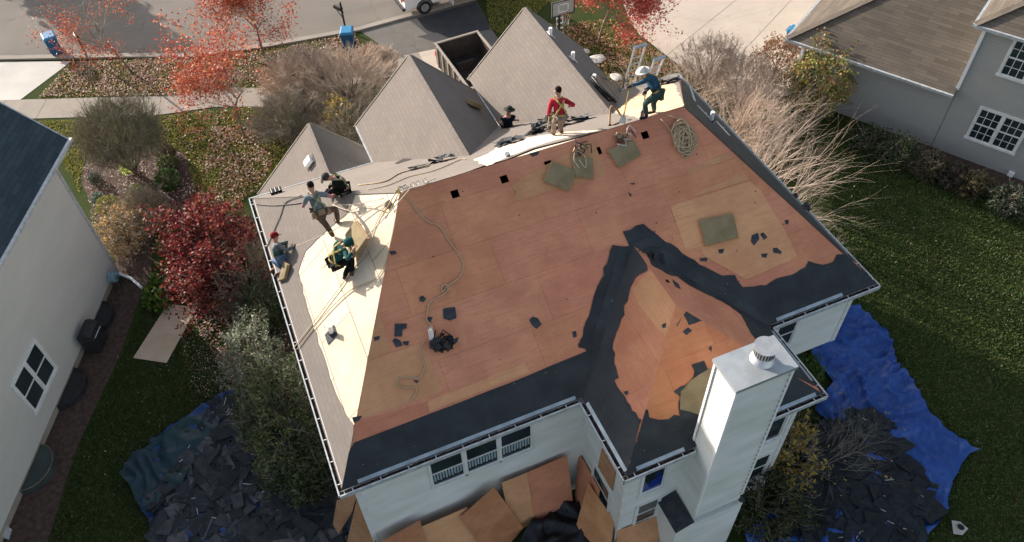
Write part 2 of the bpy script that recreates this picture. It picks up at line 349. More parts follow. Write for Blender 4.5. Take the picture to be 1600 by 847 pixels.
def deck(name, pl, mt, holes=(), seed=1, h=0.0, row=1.22, ln=2.44, amt=.038, parent=None, gap=.002):
    rg = random.Random(seed); mb = MB(); us = [p[0] for p in pl.p2]; vs = [p[1] for p in pl.p2]
    v = min(vs)-.4; k = 0
    while v < max(vs):
        u = min(us)-rg.random()*2.4
        while u < max(us):
            t = 1+rg.uniform(-amt,amt); tc = (t, t*(1+rg.uniform(-.03,.03)), t*(1+rg.uniform(-.05,.05)))
            c = clipc([(u+gap,v+gap),(u+ln-gap,v+gap),(u+ln-gap,v+row-gap),(u+gap,v+row-gap)], pl.p2)
            ps = [c] if c else []
            for hl in holes:
                np_ = []
                for p in ps: np_ += minus(p, hl)
                ps = np_
            for p in ps:
                if len(p)>2: mb.poly([pl.fr(q,h) for q in p], pl.n, .012 if holes else 0, col=tc)
            u += ln
        v += row; k += 1
    return mb.build(name, mt, parent or roof, uvf=pl.uvf)
def rag(pts, rg, amp, step=.12):
    out = []
    for i in range(len(pts)):
        a, b = Vector(pts[i]), Vector(pts[(i+1)%len(pts)]); n_ = max(1,int((b-a).length/step)); d = (b-a)
        pr = V(-d.y,d.x,0) if len(a)==3 else None
        for k in range(n_):
            p = a+d*(k/n_)
            if k: p = p+Vector([rg.uniform(-amp,amp) for _ in a])
            out.append(p)
    return out
def patch(name, pl, pxs, mt, h, th=.004, amp=0.0, seed=1, parent=None, col=None, clipto=True, build=True, mb=None, step=.12):
    rg = random.Random(seed); uv = [Vector(pl.to(pl.px(x,y))) for x, y in pxs]
    if amp: uv = rag(uv, rg, amp, step)
    cx_ = sum(p[0] for p in pl.p2)/len(pl.p2); cy_ = sum(p[1] for p in pl.p2)/len(pl.p2); ex = [(cx_+(p[0]-cx_)*1.004, cy_+(p[1]-cy_)*1.004) for p in pl.p2]
    cu = clipc([(p[0],p[1]) for p in uv], ex) if clipto else uv
    if cu: uv = cu
    own = mb is None; mb = mb or MB()
    mb.poly([pl.fr(q,h) for q in uv], pl.n, th, col=col)
    return mb.build(name, mt, parent or roof, uvf=pl.uvf) if own else mb
E0 = .12
PB = Plane([(E0,E0,HE+.07),(W-E0,E0,HE+.07),R2,R1], None)
PF = Plane([(E0,D-E0,HE+.07),(W-E0,D-E0,HE+.07),R2,R1], None)
PL = Plane([(E0,E0,HE+.07),(E0,D-E0,HE+.07),R1], None)
PR = Plane([(W-E0,E0,HE+.07),(W-E0,D-E0,HE+.07),R2], None)
WL_ = Plane([(XA+E0,3.2,HE+.05),(XA+E0,-DW+E0,HE+.05),WA+V(0,0,.0),V(8.917,3.2,7.33)], None)
WR_ = Plane([(XB-E0,3.2,HE+.05),(XB-E0,-DW+E0,HE+.05),WA+V(0,0,.0),V(8.917,3.2,7.33)], None)
WH = Plane([(XA+E0,-DW+E0,HE+.05),(XB-E0,-DW+E0,HE+.05),WA], None)
def hole(pl, x, y, s=.2):
    c = pl.to(pl.px(x,y)); return [(c[0]-s/2,c[1]-s/2),(c[0]+s/2,c[1]-s/2),(c[0]+s/2,c[1]+s/2),(c[0]-s/2,c[1]+s/2)]
deck('back_sheathing', PB, M['ply'], [hole(PB,711,303),hole(PB,788,280),hole(PB,857,257),hole(PB,934,236),hole(PB,1008,211)], 3)
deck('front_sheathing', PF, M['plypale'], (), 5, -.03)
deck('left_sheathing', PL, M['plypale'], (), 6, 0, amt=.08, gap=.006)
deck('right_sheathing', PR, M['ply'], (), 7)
for nm, pl, mt_, hs, sd_ in (('left_wing_sheathing', WL_, M['ply'], [hole(WL_,1005,453,.19)], 8), ('right_wing_sheathing', WR_, M['ply'], [hole(WR_,1043,439,.12)], 9), ('end_wing_sheathing', WH, M['plyred'], [], 10)):
    deck('wing_sheathing', pl, mt_, hs, sd_)
# attic stays dark: a closed floor and inner skin under the decks
at = MB(); at.poly([(.5,.5,HE-.1),(W-.5,.5,HE-.1),(W-.5,D-.5,HE-.1),(.5,D-.5,HE-.1)], V(0,0,1), .05)
at.b(XA+.5,-DW+.5,HE-.15,XB-.5,.5,HE-.1); at.build('attic_floor', M['dark'], house)
T = [('plynew',[(592,481),(610,548),(573,565)]),('plynew',[(573,566),(656,537),(671,560),(691,611),(559,657)]),('plynew',[(668,628),(821,567),(827,582),(671,643)]),
 ('plynew',[(1072,267),(1137,238),(1142,246),(1076,274)]),('plynew',[(1084,303),(1163,270),(1170,281),(1089,306)]),
 ('plynew',[(1047,322),(1172,283),(1190,300),(1232,371),(1246,402),(1166,437),(1100,400),(1094,386),(1071,391)]),
 ('plynew',[(926,217),(948,273),(806,315),(799,288)])]
for i, (m_, q) in enumerate(T):
    t = 1+.08*((i*7)%3-1); patch('replacement_sheet', PB, q, M[m_], .006+.0007*i, .005, col=(t,t,t))
patch('replacement_sheet', WL_, [(1012,425),(1018,424),(1055,476),(1040,527),(997,475),(988,452)], M['plynew'], .006, .005)
patch('red_sheet', PB, [(552,692),(552,660),(668,628),(671,643)], M['ply'], .0055, .004, col=(.9,.85,.85))
# underlayment
PA = M['paper']
patch('underlayment', PB, [(500,790),(553,692),(700,636),(825,587),(918,548),(960,560),(930,640),(908,631)], PA, .016, .006, .006, 11, step=.5)
patch('underlayment', PB, [(903,543),(957,383),(983,385),(973,362),(1005,350),(1030,370),(1075,402),(1112,423),(1128,431),(1148,430),(1160,449),(1197,446),(1212,436),(1236,430),(1258,418),(1263,408),(1285,414),(1302,409),(1307,398),(1325,400),(1337,408),(1377,450),(1300,477),(1206,510),(1110,480),(1000,540),(925,600),(921,556),(914,545)], PA, .022, .007, .032, 12, step=.16)
patch('underlayment', PB, [(925,528),(965,395),(1010,372),(1205,500),(1206,510),(1000,545),(925,600)], PA, .034, .006, .02, 21, col=(1.3,1.3,1.25))
patch('underlayment', WL_, [(996,372),(880,620),(908,633),(975,758),(1003,656),(998,654),(985,633),(960,594),(967,590),(957,545),(963,520),(976,492),(975,478),(981,470),(985,450),(993,434),(1012,422)], PA, .02, .007, .034, 13)
patch('underlayment', WH, [(975,756),(1003,656),(1005,641),(1012,640),(1014,652),(1030,656),(1045,655),(1053,648),(1062,650),(1060,636),(1063,620),(1053,612),(1063,604),(1078,597),(1085,580),(1080,570),(1100,564),(1106,578),(1100,590),(1125,600),(1140,560),(1180,543),(1297,620)], PA, .02, .007, .034, 14)
patch('underlayment', WR_, [(1010,395),(1240,500),(1300,618),(1190,560),(1181,533),(1158,492),(1140,478),(1100,458),(1075,445),(1058,432),(1040,427),(1018,414)], PA, .02, .007, .034, 15)
patch('underlayment', PR, [(1069,168),(1090,205),(1130,240),(1150,262),(1200,294),(1222,320),(1262,352),(1275,370),(1310,400),(1340,410),(1385,450),(1062,105)], PA, .02, .007, .034, 16)
# small triangular flap remains on the wing
patch('torn_flap', WH, [(1068,492),(1075,483),(1102,500),(1076,508)], M['scrap'], .008, .006, .01, 3)
patch('torn_flap', WH, [(1066,495),(1058,510),(1057,508)], M['scrap'], .008, .006)
patch('torn_flap', WH, [(1078,595),(1108,575),(1128,600),(1100,650),(1062,640),(1063,612)], M['foam'], .03, .006, .01, 3, col=(.5,.5,.5))
# shingles left on the roof
SHM = M['sh']
patch('shingle_field', PL, [(386,300),(392,312),(470,278),(545,292),(556,303),(546,330),(505,366),(478,392),(466,425),(480,480),(502,545),(520,600),(541,648),(553,664),(545,720),(530,800),(430,500)], SHM, .012, .01, .035, 17, step=.22)
patch('shingle_field', PF, [(366,322),(500,316),(628,307),(760,258),(790,250),(835,232),(975,196),(1069,168),(1064,105),(800,120)], SHM, .012, .01, .006, 18)
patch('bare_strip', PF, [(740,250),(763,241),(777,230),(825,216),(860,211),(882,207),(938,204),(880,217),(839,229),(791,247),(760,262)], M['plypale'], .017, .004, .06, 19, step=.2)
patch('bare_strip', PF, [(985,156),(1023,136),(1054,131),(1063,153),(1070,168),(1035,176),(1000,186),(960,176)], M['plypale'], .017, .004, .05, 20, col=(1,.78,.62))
# front gables (ridges run to the street)
def gable(name, xl, xr, yf, yb, ze, s):
    xm = (xl+xr)/2; zr = ze+s*(xr-xl)/2; m1 = MB()
    pa = Plane([(xl,yf,ze),(xl,yb,ze),(xm,yb,zr),(xm,yf,zr)], None); pb = Plane([(xr,yf,ze),(xr,yb,ze),(xm,yb,zr),(xm,yf,zr)], None)
    for pl in (pa, pb):
        q = MB(); q.poly([p+V(0,0,.0) for p in pl.poly], pl.n, .05); q.build(name, M['sh'], roof, uvf=pl.uvf)
    rc = MB(); n_ = int(abs(yf-yb)/.25)
    for k in range(n_):
        y = yf+(yb-yf)*(k+.5)/n_
        for sgn in (-1,1):
            d = V(sgn,0,-s).normalized(); rc.box((xm+d.x*.07,y,zr+d.z*.07+.012+.003*(k%2)), (.15,.26,.012), (d,V(0,1,0),d.cross(V(0,1,0))), col=(.92,.92,.92))
    rc.build('ridge_caps', M['sh'], roof, uvf=lambda p:(p.x,p.y))
    g2 = MB(); g2.poly([(xl+.4,yf-.4,ze-.1),(xr-.4,yf-.4,ze-.1),(xm,yf-.4,zr-.5)], V(0,1,0), .2); g2.build('gable_wall', M['side'], house)
    rb = MB()
    for sgn, x in ((-1,xl),(1,xr)):
        a, b_ = V(x,yf+.02,ze-.08), V(xm,yf+.02,zr-.08); d=(b_-a); rb.box((a+b_)/2, (d.length,.03,.16), (d.normalized(),V(0,1,0),d.normalized().cross(V(0,1,0))))
    rb.build('rake_board', M['walk'], roof)
    return pa, pb
GM = gable('gable_slope', 3.97, 8.36, 12.74, 7.2, HE, .99)
GL = gable('gable_slope', 8.37, 12.83, 13.6, 7.1, HE, 1.0)
GS = gable('porch_slope', .25, 4.95, 13.62, 10.8, 3.2, 1.0)
# ridge and hip trim of the main roof
def boardline(mb, a, b, wd, th, up=V(0,0,1), col=None):
    a, b = Vector(a), Vector(b); d = (b-a).normalized(); s = d.cross(up).normalized(); mb.box((a+b)/2, ((b-a).length, wd, th), (d, s, s.cross(d)), col=col)
# walls
wl = MB()
def wallbox(mb, x0,y0,x1,y1,z0,z1): mb.b(x0,y0,z0,x1,y1,z1)
wallbox(wl, .4,.4,W-.4,.58,2.85,HE-.12); wallbox(wl, .4,.4,XB-.4,.58,0,2.85)
wallbox(wl, .4,.58,.58,D-.4,0,HE-.12); wallbox(wl, W-.58,.58,W-.4,D-.4,2.85,HE-.12); wallbox(wl,W-.58,2.4,W-.4,D-.4,0,2.85)
wallbox(wl, .58,D-.58,W-.58,D-.4,0,HE-.12); wallbox(wl, XB-.4,2.2,W-.4,2.4,0,2.84)
wallbox(wl, .7,10.35,4.5,13.2,0,3.3); wallbox(wl, 4.37,D-.5,7.96,12.34,0,HE-.12); wallbox(wl, 8.77,D-.5,12.43,13.2,0,HE-.12)
wallbox(wl, XA+.4,-DW+.4,XA+.58,.4,0,HE-.12); wallbox(wl, XA+.58,-DW+.4,XB-.58,-DW+.58,0,HE-.12); wallbox(wl, XB-.58,-DW+.4,XB-.4,.4,0,HE-.12)
wl.b(W-1.6,2.2,0,W-.6,2.22,.1)
wl.build('wall', M['side'], house)
fl = MB(); fl.b(XB-.4,.58,2.70,W-.4,2.4,2.84); fl.build('bay_floor', M['white'], house)
cb = MB()
for x, y, z0, z1 in ((.4,.4,0,HE-.12),(XA+.4,-DW+.4,0,HE-.12),(XB-.4,-DW+.4,0,HE-.12),(W-.4,.4,2.85,HE-.12),(XA+.4,.4,0,HE-.12)):
    cb = MB(); cb.b(x-.07,y-.02,z0,x+.07,y+.06,z1); cb.build('corner_board', M['white'], house)
def gutter(mb, hb, db, a, b, out):
    a, b = Vector(a), Vector(b); out = Vector(out); d = (b-a).normalized(); L = (b-a).length; mid = (a+b)/2
    mb.box(mid-out*.008+V(0,0,-.045), (L,.016,.13), (d,out,V(0,0,1))); mb.box(mid-out*.07+V(0,0,-.11), (L-.01,.13,.012), (d,out,V(0,0,1))); mb.box(mid-out*.14+V(0,0,-.06), (L-.01,.012,.1), (d,out,V(0,0,1)))
    mb.box(mid-out*.012+V(0,0,.022), (L+.02,.034,.012), (d,out,V(0,0,1)))
    n_ = int(L/.62)
    for k in range(n_): hb.box(a+d*((k+.5)*L/n_)-out*.075+V(0,0,.012), (.02,.14,.01), (d,out,V(0,0,1)))
    n_ = int(L/.08); vs=[]; rg = random.Random(int(L*100))
    for k in range(n_+1):
        for t in (-.02,-.075,-.13): vs.append(a+d*(k*L/n_)+out*t+V(0,0,-.06+rg.uniform(-.02,.05)))
    db.add(vs, [(3*k+j,3*k+j+1,3*k+4+j,3*k+3+j) for k in range(n_) for j in (0,1)])
gb, hb, db = MB(), MB(), MB()
for a, b_, o_ in (((0,0,HE),(XA,0,HE),(0,-1,0)),((XB,0,HE),(W,0,HE),(0,-1,0)),((XA,0,HE),(XA,-DW,HE),(-1,0,0)),((XA,-DW,HE),(8.0,-DW,HE),(0,-1,0)),((9.5,-DW,HE),(XB,-DW,HE),(0,-1,0)),((XB,0,HE),(XB,-DW,HE),(1,0,0)),
  ((0,D,HE),(0,0,HE),(-1,0,0)),((W,0,HE),(W,D,HE),(1,0,0)),((0,D,HE),(3.97,D,HE),(0,1,0)),((12.85,D,HE),(W,D,HE),(0,1,0)),((3.97,D-.02,HE),(3.97,12.7,HE),(-1,0,0)),((8.37,11.0,HE),(8.37,12.72,HE),(1,0,0))):
    gb, hb, db = MB(), MB(), MB(); gutter(gb, hb, db, a, b_, o_); gt = gb.build('gutter', M['gut'], roof); hb.build('gutter_hanger', M['whiteb'], gt); db.build('gutter_debris', M['debris'], gt)
sf = MB()   # soffit, fascia
for x0,y0,x1,y1 in ((.1,.1,W-.1,.4),(.1,.1,.4,D-.1),(W-.4,.1,W-.1,D-.1),(.1,D-.4,W-.1,D-.1),(XA+.1,-DW+.1,XB-.1,-DW+.4),(XA+.1,-DW+.1,XA+.4,.3),(XB-.4,-DW+.1,XB-.1,.3)):
    sf.b(x0,y0,HE-.14,x1,y1,HE-.09+.001*len(sf.v)/8)
sf.build('soffit', M['white'], roof)
def drip(a, b, pl, h=.03, wd=.09, inn=.05):
    a, b = Vector(a), Vector(b); d = (b-a).normalized(); v = pl.v; c = (a+b)/2+v*inn+pl.n*h; de = MB(); de.box(c, ((b-a).length, wd, .01), (d, v, pl.n)); de.build('drip_edge', M['flash'], roof)
drip((.5,E0,HE+.07),(XA-.05,E0,HE+.07),PB); drip((XB+.15,E0,HE+.07),(W-1.2,E0,HE+.07),PB); drip((XA+E0,-.1,HE+.05),(XA+E0,-DW+.2,HE+.05),WL_)
drip((XA+.4,-DW+E0,HE+.05),(7.75,-DW+E0,HE+.05),WH); drip((9.9,-DW+E0,HE+.05),(XB-.3,-DW+E0,HE+.05),WH); drip((XB-E0,-.1,HE+.05),(XB-E0,-DW+.5,HE+.05),WR_)
dw = MB()
v0=PL.fr((0,0)); 
dw.box((E0+.05,D/2,HE+.11), (.07,D-.5,.012), (V(0,0,1).cross(V(0,1,0)),V(0,1,0),V(0,0,1))); dw.box((W-E0-.07,D/2+.5,HE+.12),(.02,D-1.5,.09)); 
dw.build('eave_trim', M['white'], roof)
# windows -------------------------------------------------------------
def window(root, o, ux, uz, nrm, wdt, hgt, cols=1, rows=1, sash=2, mull=1, blinds=False, fr=.07, glass=None, name='window'):
    """o: lower left corner on the wall; ux along, nrm outward"""
    o, ux, nrm = Vector(o), Vector(ux).normalized(), Vector(nrm).normalized(); z = V(0,0,1); f = MB(); gl = MB(); ms = MB()
    def bar(x0,z0,x1,z1,t0,t1,mb=f): mb.box(o+ux*(x0+x1)/2+z*(z0+z1)/2+nrm*(t0+t1)/2, (x1-x0,t1-t0,z1-z0), (ux,nrm,z))
    bar(-fr,hgt,wdt+fr,hgt+fr,0,.05); bar(-fr-.03,-fr,wdt+fr+.03,0,0,.07); bar(-fr,0,0,hgt,0,.05); bar(wdt,0,wdt+fr,hgt,0,.05)
    pw = wdt/mull
    for k in range(mull):
        if k: bar(k*pw-fr/2,0,k*pw+fr/2,hgt,0,.045)
        x0 = k*pw+(fr/2 if k else 0); x1 = (k+1)*pw-(fr/2 if k<mull-1 else 0)
        for s_ in range(sash):
            z0 = hgt*s_/sash; z1 = hgt*(s_+1)/sash; t = .012+.015*s_
            bar(x0,z0,x1,z0+.04,.002,t+.012); bar(x0,z1-.035,x1,z1,.002,t+.011); bar(x0,z0+.04,x0+.035,z1-.035,.002,t+.01); bar(x1-.035,z0+.04,x1,z1-.035,.002,t+.01)
            bar(x0+.035,z0+.04,x1-.035,z1-.035,.001,t,gl)
            for c in range(1,cols): xc = x0+(x1-x0)*c/cols; bar(xc-.012,z0+.04,xc+.012,z1-.035,t,t+.006,ms)
            for r in range(1,rows): zc = z0+(z1-z0)*r/rows; bar(x0+.036,zc-.012,x1-.036,zc+.012,t+.001,t+.005,ms)
            if blinds and s_ == 0:
                n_ = int((x1-x0-.1)/.075)
                for j in range(n_):
                    xx = x0+.05+(j+.5)*(x1-x0-.1)/n_; bar(xx-.025,z0+.2+.03*(j%2),xx+.025,z1-.04,t,t+.004,ms)
    w_ = f.build(name, M['white'], root); gl.build('pane', glass or M['glass'], w_)
    if ms.v: ms.build('blinds' if blinds else 'muntins', M['blind'] if blinds else M['white'], w_)
    return w_
M['blind'] = mat('blinds', (.30,.38,.42), (.22,.28,.32), 4, .7)
for k_ in range(3): window(house, (2.2+k_*.94,.4,3.62), (1,0,0), None, (0,-1,0), .87, 1.25, blinds=True, fr=.035)
window(house, (6.95,-DW+.4,3.55), (1,0,0), None, (0,-1,0), .62, 1.25, sash=1, glass=mat('painted_reflection_glass',(.01,.03,.22),(.012,.02,.02),1.6,.1,lo=.45,hi=.5))  # blue reflection is painted into this pane's colour as patches
window(house, (6.95,-DW+.4,1.75), (1,0,0), None, (0,-1,0), .62, 1.1, sash=2)
window(house, (10.35,-DW+.4,3.5), (1,0,0), None, (0,-1,0), .75, 1.3, sash=1); window(house, (10.3,-DW+.4,1.3), (1,0,0), None, (0,-1,0), .8, 1.3)
window(house, (XB-.1,.4,3.75), (1,0,0), None, (0,-1,0), 1.35, 1.2, mull=2)
window(house, (XA+.4,-.35,1.6), (0,-1,0), None, (-1,0,0), .9, 1.2)
# plywood cover on the wing window
cv = MB(); pc = [onplane(x,y,V(XA+.36,0,0),V(1,0,0)) for x,y in ((940,701),(961,737),(956,767),(934,729))]; cv.poly(pc, V(-1,0,0), .03); cv.build('window_cover', M['plylean'], house, uvf=lambda p:(p.y,p.z))
# chimney --------------------------------------------------------------
CX0,CX1,CY0,CY1,CZ = 8.07,9.43,-2.78,-2.03,9.02
ch = MB(); ch.b(CX0,CY0,2.9,CX1,-1.6,HE-.2); ch.b(CX0,CY0,HE-.2,CX1,CY1,CZ-.06); ch.b(7.6,CY0-.02,0,9.6,-1.85,2.6)
chm = ch.build('chimney', M['side'], house)
shd = MB()
for x0, x1 in ((7.6,CX0),(9.6,CX1)):
    shd.add([(x0,CY0-.02,2.6),(x1,CY0-.02,2.6),(x1,CY0-.02,2.8),(x0,-1.85,2.6),(x1,-1.85,2.6),(x1,-1.85,2.8)], [(0,1,2),(3,5,4),(0,2,5,3),(1,4,5,2),(0,3,4,1)])
shd.build('chimney_shoulder', M['side'], chm)
for x0, x1 in ((7.55,CX0),(9.65,CX1)): sp = MB(); sp.poly([(x0,CY0-.06,2.62),(x1,CY0-.06,2.83),(x1,-1.86,2.83),(x0,-1.86,2.62)], V(0,0,1), .03); sp.build('shoulder_shingles', M['scrap'], chm)
ct = MB()
for x in (CX0,CX1):
    for y in (CY0,CY1): ct.b(x-.03,y-.03,HE-.1 if y==CY1 else 3.2,x+.03,y+.03,CZ-.1)
ct.build('corner_trim', M['whiteb'], chm)
nt_ = MB()
for k in range(28): nt_.b(CX0-.034,CY1-.03-.05,HE+.4+k*.11,CX0-.03,CY1-.06,HE+.45+k*.11); nt_.b(CX1-.075,CY0-.034,3.3+k*.2,CX1-.055,CY0-.03,3.36+k*.2)
nt_.build('siding_notches', M['debris'], chm)
cc = MB(); cc.b(CX0-.06,CY0-.06,CZ-.1,CX1+.06,CY1+.06,CZ); cc.build('chimney_cap', mat('galvanised_cap',(.34,.37,.39),(.42,.45,.47),1.6,.4,.4,lo=.42,hi=.58), chm)
fx, fy = 8.92, -2.38
flu = MB(); flu.tube([(fx,fy,CZ),(fx,fy,CZ+.06),(fx,fy,CZ+.1)], [.25,.2,.16], 24); flu.tube([(fx,fy,CZ+.1),(fx,fy,CZ+.2)], .15, 24); flu.build('flue_pipe', M['alu'], chm)
fc = MB(); fc.tube([(fx,fy,CZ+.17),(fx,fy,CZ+.42)], .21, 28); fc.tube([(fx,fy,CZ+.42),(fx,fy,CZ+.445)], [.25,.25], 28); fc.build('flue_cap', M['alu'], chm)
fs_ = MB()
for k in range(22):
    a = 2*math.pi*k/22; fs_.box((fx+math.cos(a)*.212, fy+math.sin(a)*.212, CZ+.3), (.03,.006,.16), (V(-math.sin(a),math.cos(a),0),V(math.cos(a),math.sin(a),0),V(0,0,1)))
fs_.build('flue_slots', M['debris'], chm)
#NEXT
# ------------------------------------------------------------------ neighbour houses
la = V(-5.6,15.28,0); lu = V(-.4,-.917,0).normalized(); ln_ = V(.917,-.4,0).normalized()
lh = empty('neighbour_house', 'cream sided two storey house with dark slate roof at the left edge', 'house', la-ln_*4+lu*8)
def LP(s,t,z): return la+lu*s+ln_*t+V(0,0,z)
mb = MB(); mb.box(LP(8,-4,2.9), (16,8,5.8), (lu,ln_,V(0,0,1))); 
mb.poly([LP(0,-8,5.8),LP(0,0,5.8),LP(0,-4,9.6)], -lu, .02); mb.build('wall', M['sideL'], lh)
for sg in (1,-1):
    c = -4
    e0, e1 = LP(-.72,.42 if sg>0 else -8.42,5.84), LP(17,.42 if sg>0 else -8.42,5.84); r0, r1 = LP(-.72,-4,10.26), LP(17,-4,10.26)
    pl = Plane([e0,e1,r1,r0], None); q = MB(); q.poly(pl.poly, pl.n, .08); q.build('roof_slope', M['shL'], lh, uvf=pl.uvf)
    q = MB(); d = (r0-e0).normalized(); q.box((e0+r0)/2-lu*.02-V(0,0,.1), ((r0-e0).length,.04,.2), (d,lu,d.cross(lu))); q.build('rake_board', M['gut'], lh)
q = MB(); q.box(LP(8.1,.47,5.8), (17.8,.1,.12), (lu,ln_,V(0,0,1))); q.box(LP(8.1,.24,5.72), (17.6,.42,.02), (lu,ln_,V(0,0,1))); q.build('gutter', M['gut'], lh)
q = MB(); q.box(LP(.02,.01,2.85), (.12,.05,5.6), (lu,ln_,V(0,0,1))); q.build('corner_board', M['gut'], lh)
wlh = window(lh, LP(6.7,.0,1.08), -lu, None, ln_, 1.62, 1.45, mull=2, fr=.09)
q = MB(); q.box(LP(8,.012,.12), (16,.02,.25), (lu,ln_,V(0,0,1))); q.build('foundation', M['walk'], lh)
# downspout with its white extension
q = MB(); q.tube([G(178,428,.35),G(186,427,.2),G(192,430,.1),G(205,435,.06),G(222,450,.05)], .055, 6); q.build('downspout_extension', M['whiteb'], lh)
def well(px, py, s=1.0, pale=False, lab=''):
    p = G(px,py); s0 = (p-la).dot(lu); mb = MB(); n_ = 12; vs = []; r = .62*s
    for k in range(n_+1):
        a = math.pi*k/n_; vs.append(LP(s0-math.cos(a)*r*1.15, math.sin(a)*r*.95+.02, .22)); vs.append(LP(s0-math.cos(a)*r*1.2, math.sin(a)*r+.02, .0))
    top = [vs[2*k] for k in range(n_+1)]; mb.add(vs, [(2*k,2*k+1,2*k+3,2*k+2) for k in range(n_)]); mb.poly([v-V(0,0,.02) for v in top], V(0,0,1), .01)
    e = empty('window_well_cover', lab, 'well cover', LP(s0,.4,0), 0, 'window well covers along the cream wall'); mb.build('shell', M['dark' if not pale else 'glassy'], e)
    rm = MB(); rm.tube([v+V(0,0,.01) for v in top], .018, 5); rm.build('rim', M['dark' if not pale else 'bark'], e)
M['glassy'] = mat('cloudy_plastic', (.03,.045,.045), (.05,.065,.062), 2, .35)
well(170,500,.95,False,'dark window well cover between the hose reel and the black box'); well(118,610,1.05,False,'dark curved window well cover just below the neighbour\'s window'); well(62,735,1.1,True,'cloudy window well cover nearest the bottom left corner')
e = empty('grill', 'black covered grill box against the cream wall', 'grill', G(150,548))
p = G(150,540); s0 = (p-la).dot(lu); q = MB(); q.box(LP(s0,.42,.42), (.75,.55,.75), (lu,ln_,V(0,0,1))); q.build('body', M['dark'], e, bevel=.05)
q = MB(); q.tube([LP(s0-.36,.42,.8),LP(s0+.36,.42,.8)], .27, 12); q.build('lid', M['dark'], e); q = MB(); q.tube([LP(s0-.25,.72,.78),LP(s0+.25,.72,.78)], .018, 6); q.build('handle', M['alu'], e)
# hose reel
p = G(176,446); s0 = (p-la).dot(lu); e = empty('hose_reel', 'pale blue hose wound on a reel beside the white downspout', 'hose reel', LP(s0,.25,0))
q = MB(); rg = random.Random(4)
for k in range(7):
    r = .16+.02*(k%3); off = .12+.04*k; q.tube([LP(s0+math.cos(a)*r+rg.uniform(-.02,.02), off, .5+math.sin(a)*r) for a in [i*math.pi/8 for i in range(17)]], .02, 5)
q.build('hose', mat('pale_blue_hose',(.25,.38,.45),(.18,.28,.34),9,.5), e); q = MB(); q.b(0,0,0,.01,.01,.01)
q = MB(); q.tube([LP(s0-.15,.1,0),LP(s0,.1,.5),LP(s0+.15,.1,0)], .02, 5); q.tube([LP(s0-.15,.42,0),LP(s0,.42,.5),LP(s0+.15,.42,0)], .02, 5); q.build('stand', M['dark'], e)
# right neighbour
ra = V(26.08,9.37,0); ru = V(.509,-.861,0).normalized(); rm_ = V(.861,.509,0).normalized()
def RP(s,t,z): return ra+ru*s+rm_*t+V(0,0,z)
rh = empty('neighbour_house', 'grey sided house with worn brown shingle roof at the right edge', 'house', RP(3,4,0))
AX = (ru,rm_,V(0,0,1))
mb = MB(); mb.box(RP(-1.85,3.6,1.38),(6.3,7.2,2.76),AX); mb.box(RP(8.2,4,2.88),(13.9,8,5.76),AX); mb.build('wall', M['sideR'], rh)
def hiproof(nm, s0,s1,t0,t1,z,sl,root,mt,hip0=True,hip1=True):
    h = (t1-t0)/2; tm = (t0+t1)/2; zr = z+sl*h; ra0 = RP(s0+(h if hip0 else 0),tm,zr); rb0 = RP(s1-(h if hip1 else 0),tm,zr)
    a,b_,c,d = RP(s0,t0,z),RP(s1,t0,z),RP(s1,t1,z),RP(s0,t1,z)
    L = [[a,b_,rb0,ra0],[d,c,rb0,ra0]]
    if hip0: L.append([a,d,ra0])
    if hip1: L.append([b_,c,rb0])
    for p in L:
        pl = Plane(p, None); q = MB(); q.poly(p, pl.n, .05); q.build('roof_slope', mt, root, uvf=pl.uvf)
    if hip0:
        for e_ in (a, d):
            q = MB(); n_ = 26; dd = (ra0-e_)
            for k in range(n_): q.box(e_+dd*((k+.5)/n_)+V(0,0,.02+.004*(k%2)), (dd.length/n_+.02,.26,.02), (dd.normalized(), dd.cross(V(0,0,1)).normalized(), V(0,0,1)))
            q.build('hip_caps', M['shR'], root, uvf=lambda p:(p.x*2,p.y*2))
    q = MB(); q.box((a+b_)/2-rm_*.04-V(0,0,.05), ((b_-a).length,.09,.11), AX); q.build('gutter', M['gut'], root); 
    q = MB(); q.box((a+d)/2-ru*.04-V(0,0,.05), (.09,(d-a).length,.11), AX); q.build('gutter', M['gut'], root)
hiproof('r', -5.7, 1.25, -.32, 7.5, 2.85, .62, rh, M['shR'], True, False)
hiproof('r', .9, 15.5, -.32, 8.3, 5.86, .6, rh, M['shR'])
q = MB(); q.box(RP(1.25,-.02,4.4),(.12,.1,2.9),AX); q.box(RP(-4.98,-.03,1.35),(.14,.1,2.7),AX); q.build('corner_board', M['whiteb'], rh)
q = MB(); q.box(RP(-4.9,-.1,1.35),(.09,.08,2.7),AX); q.build('downspout', M['whiteb'], rh)
window(rh, RP(2.36,0,1.08), ru, None, -rm_, 1.72, 1.42, cols=3, rows=2, mull=2, fr=.09); window(rh, RP(2.36,0,4.12), ru, None, -rm_, 1.72, 1.5, cols=3, rows=2, mull=2, fr=.09)
window(rh, RP(6.4,0,1.08), ru, None, -rm_, 1.72, 1.42, cols=3, rows=2, mull=2, fr=.09)
p = onplane(1580,271,ra,rm_); q = MB(); q.box(p-rm_*.05,(.22,.12,.22),AX); q.build('vent_hood', M['whiteb'], rh, bevel=.02)
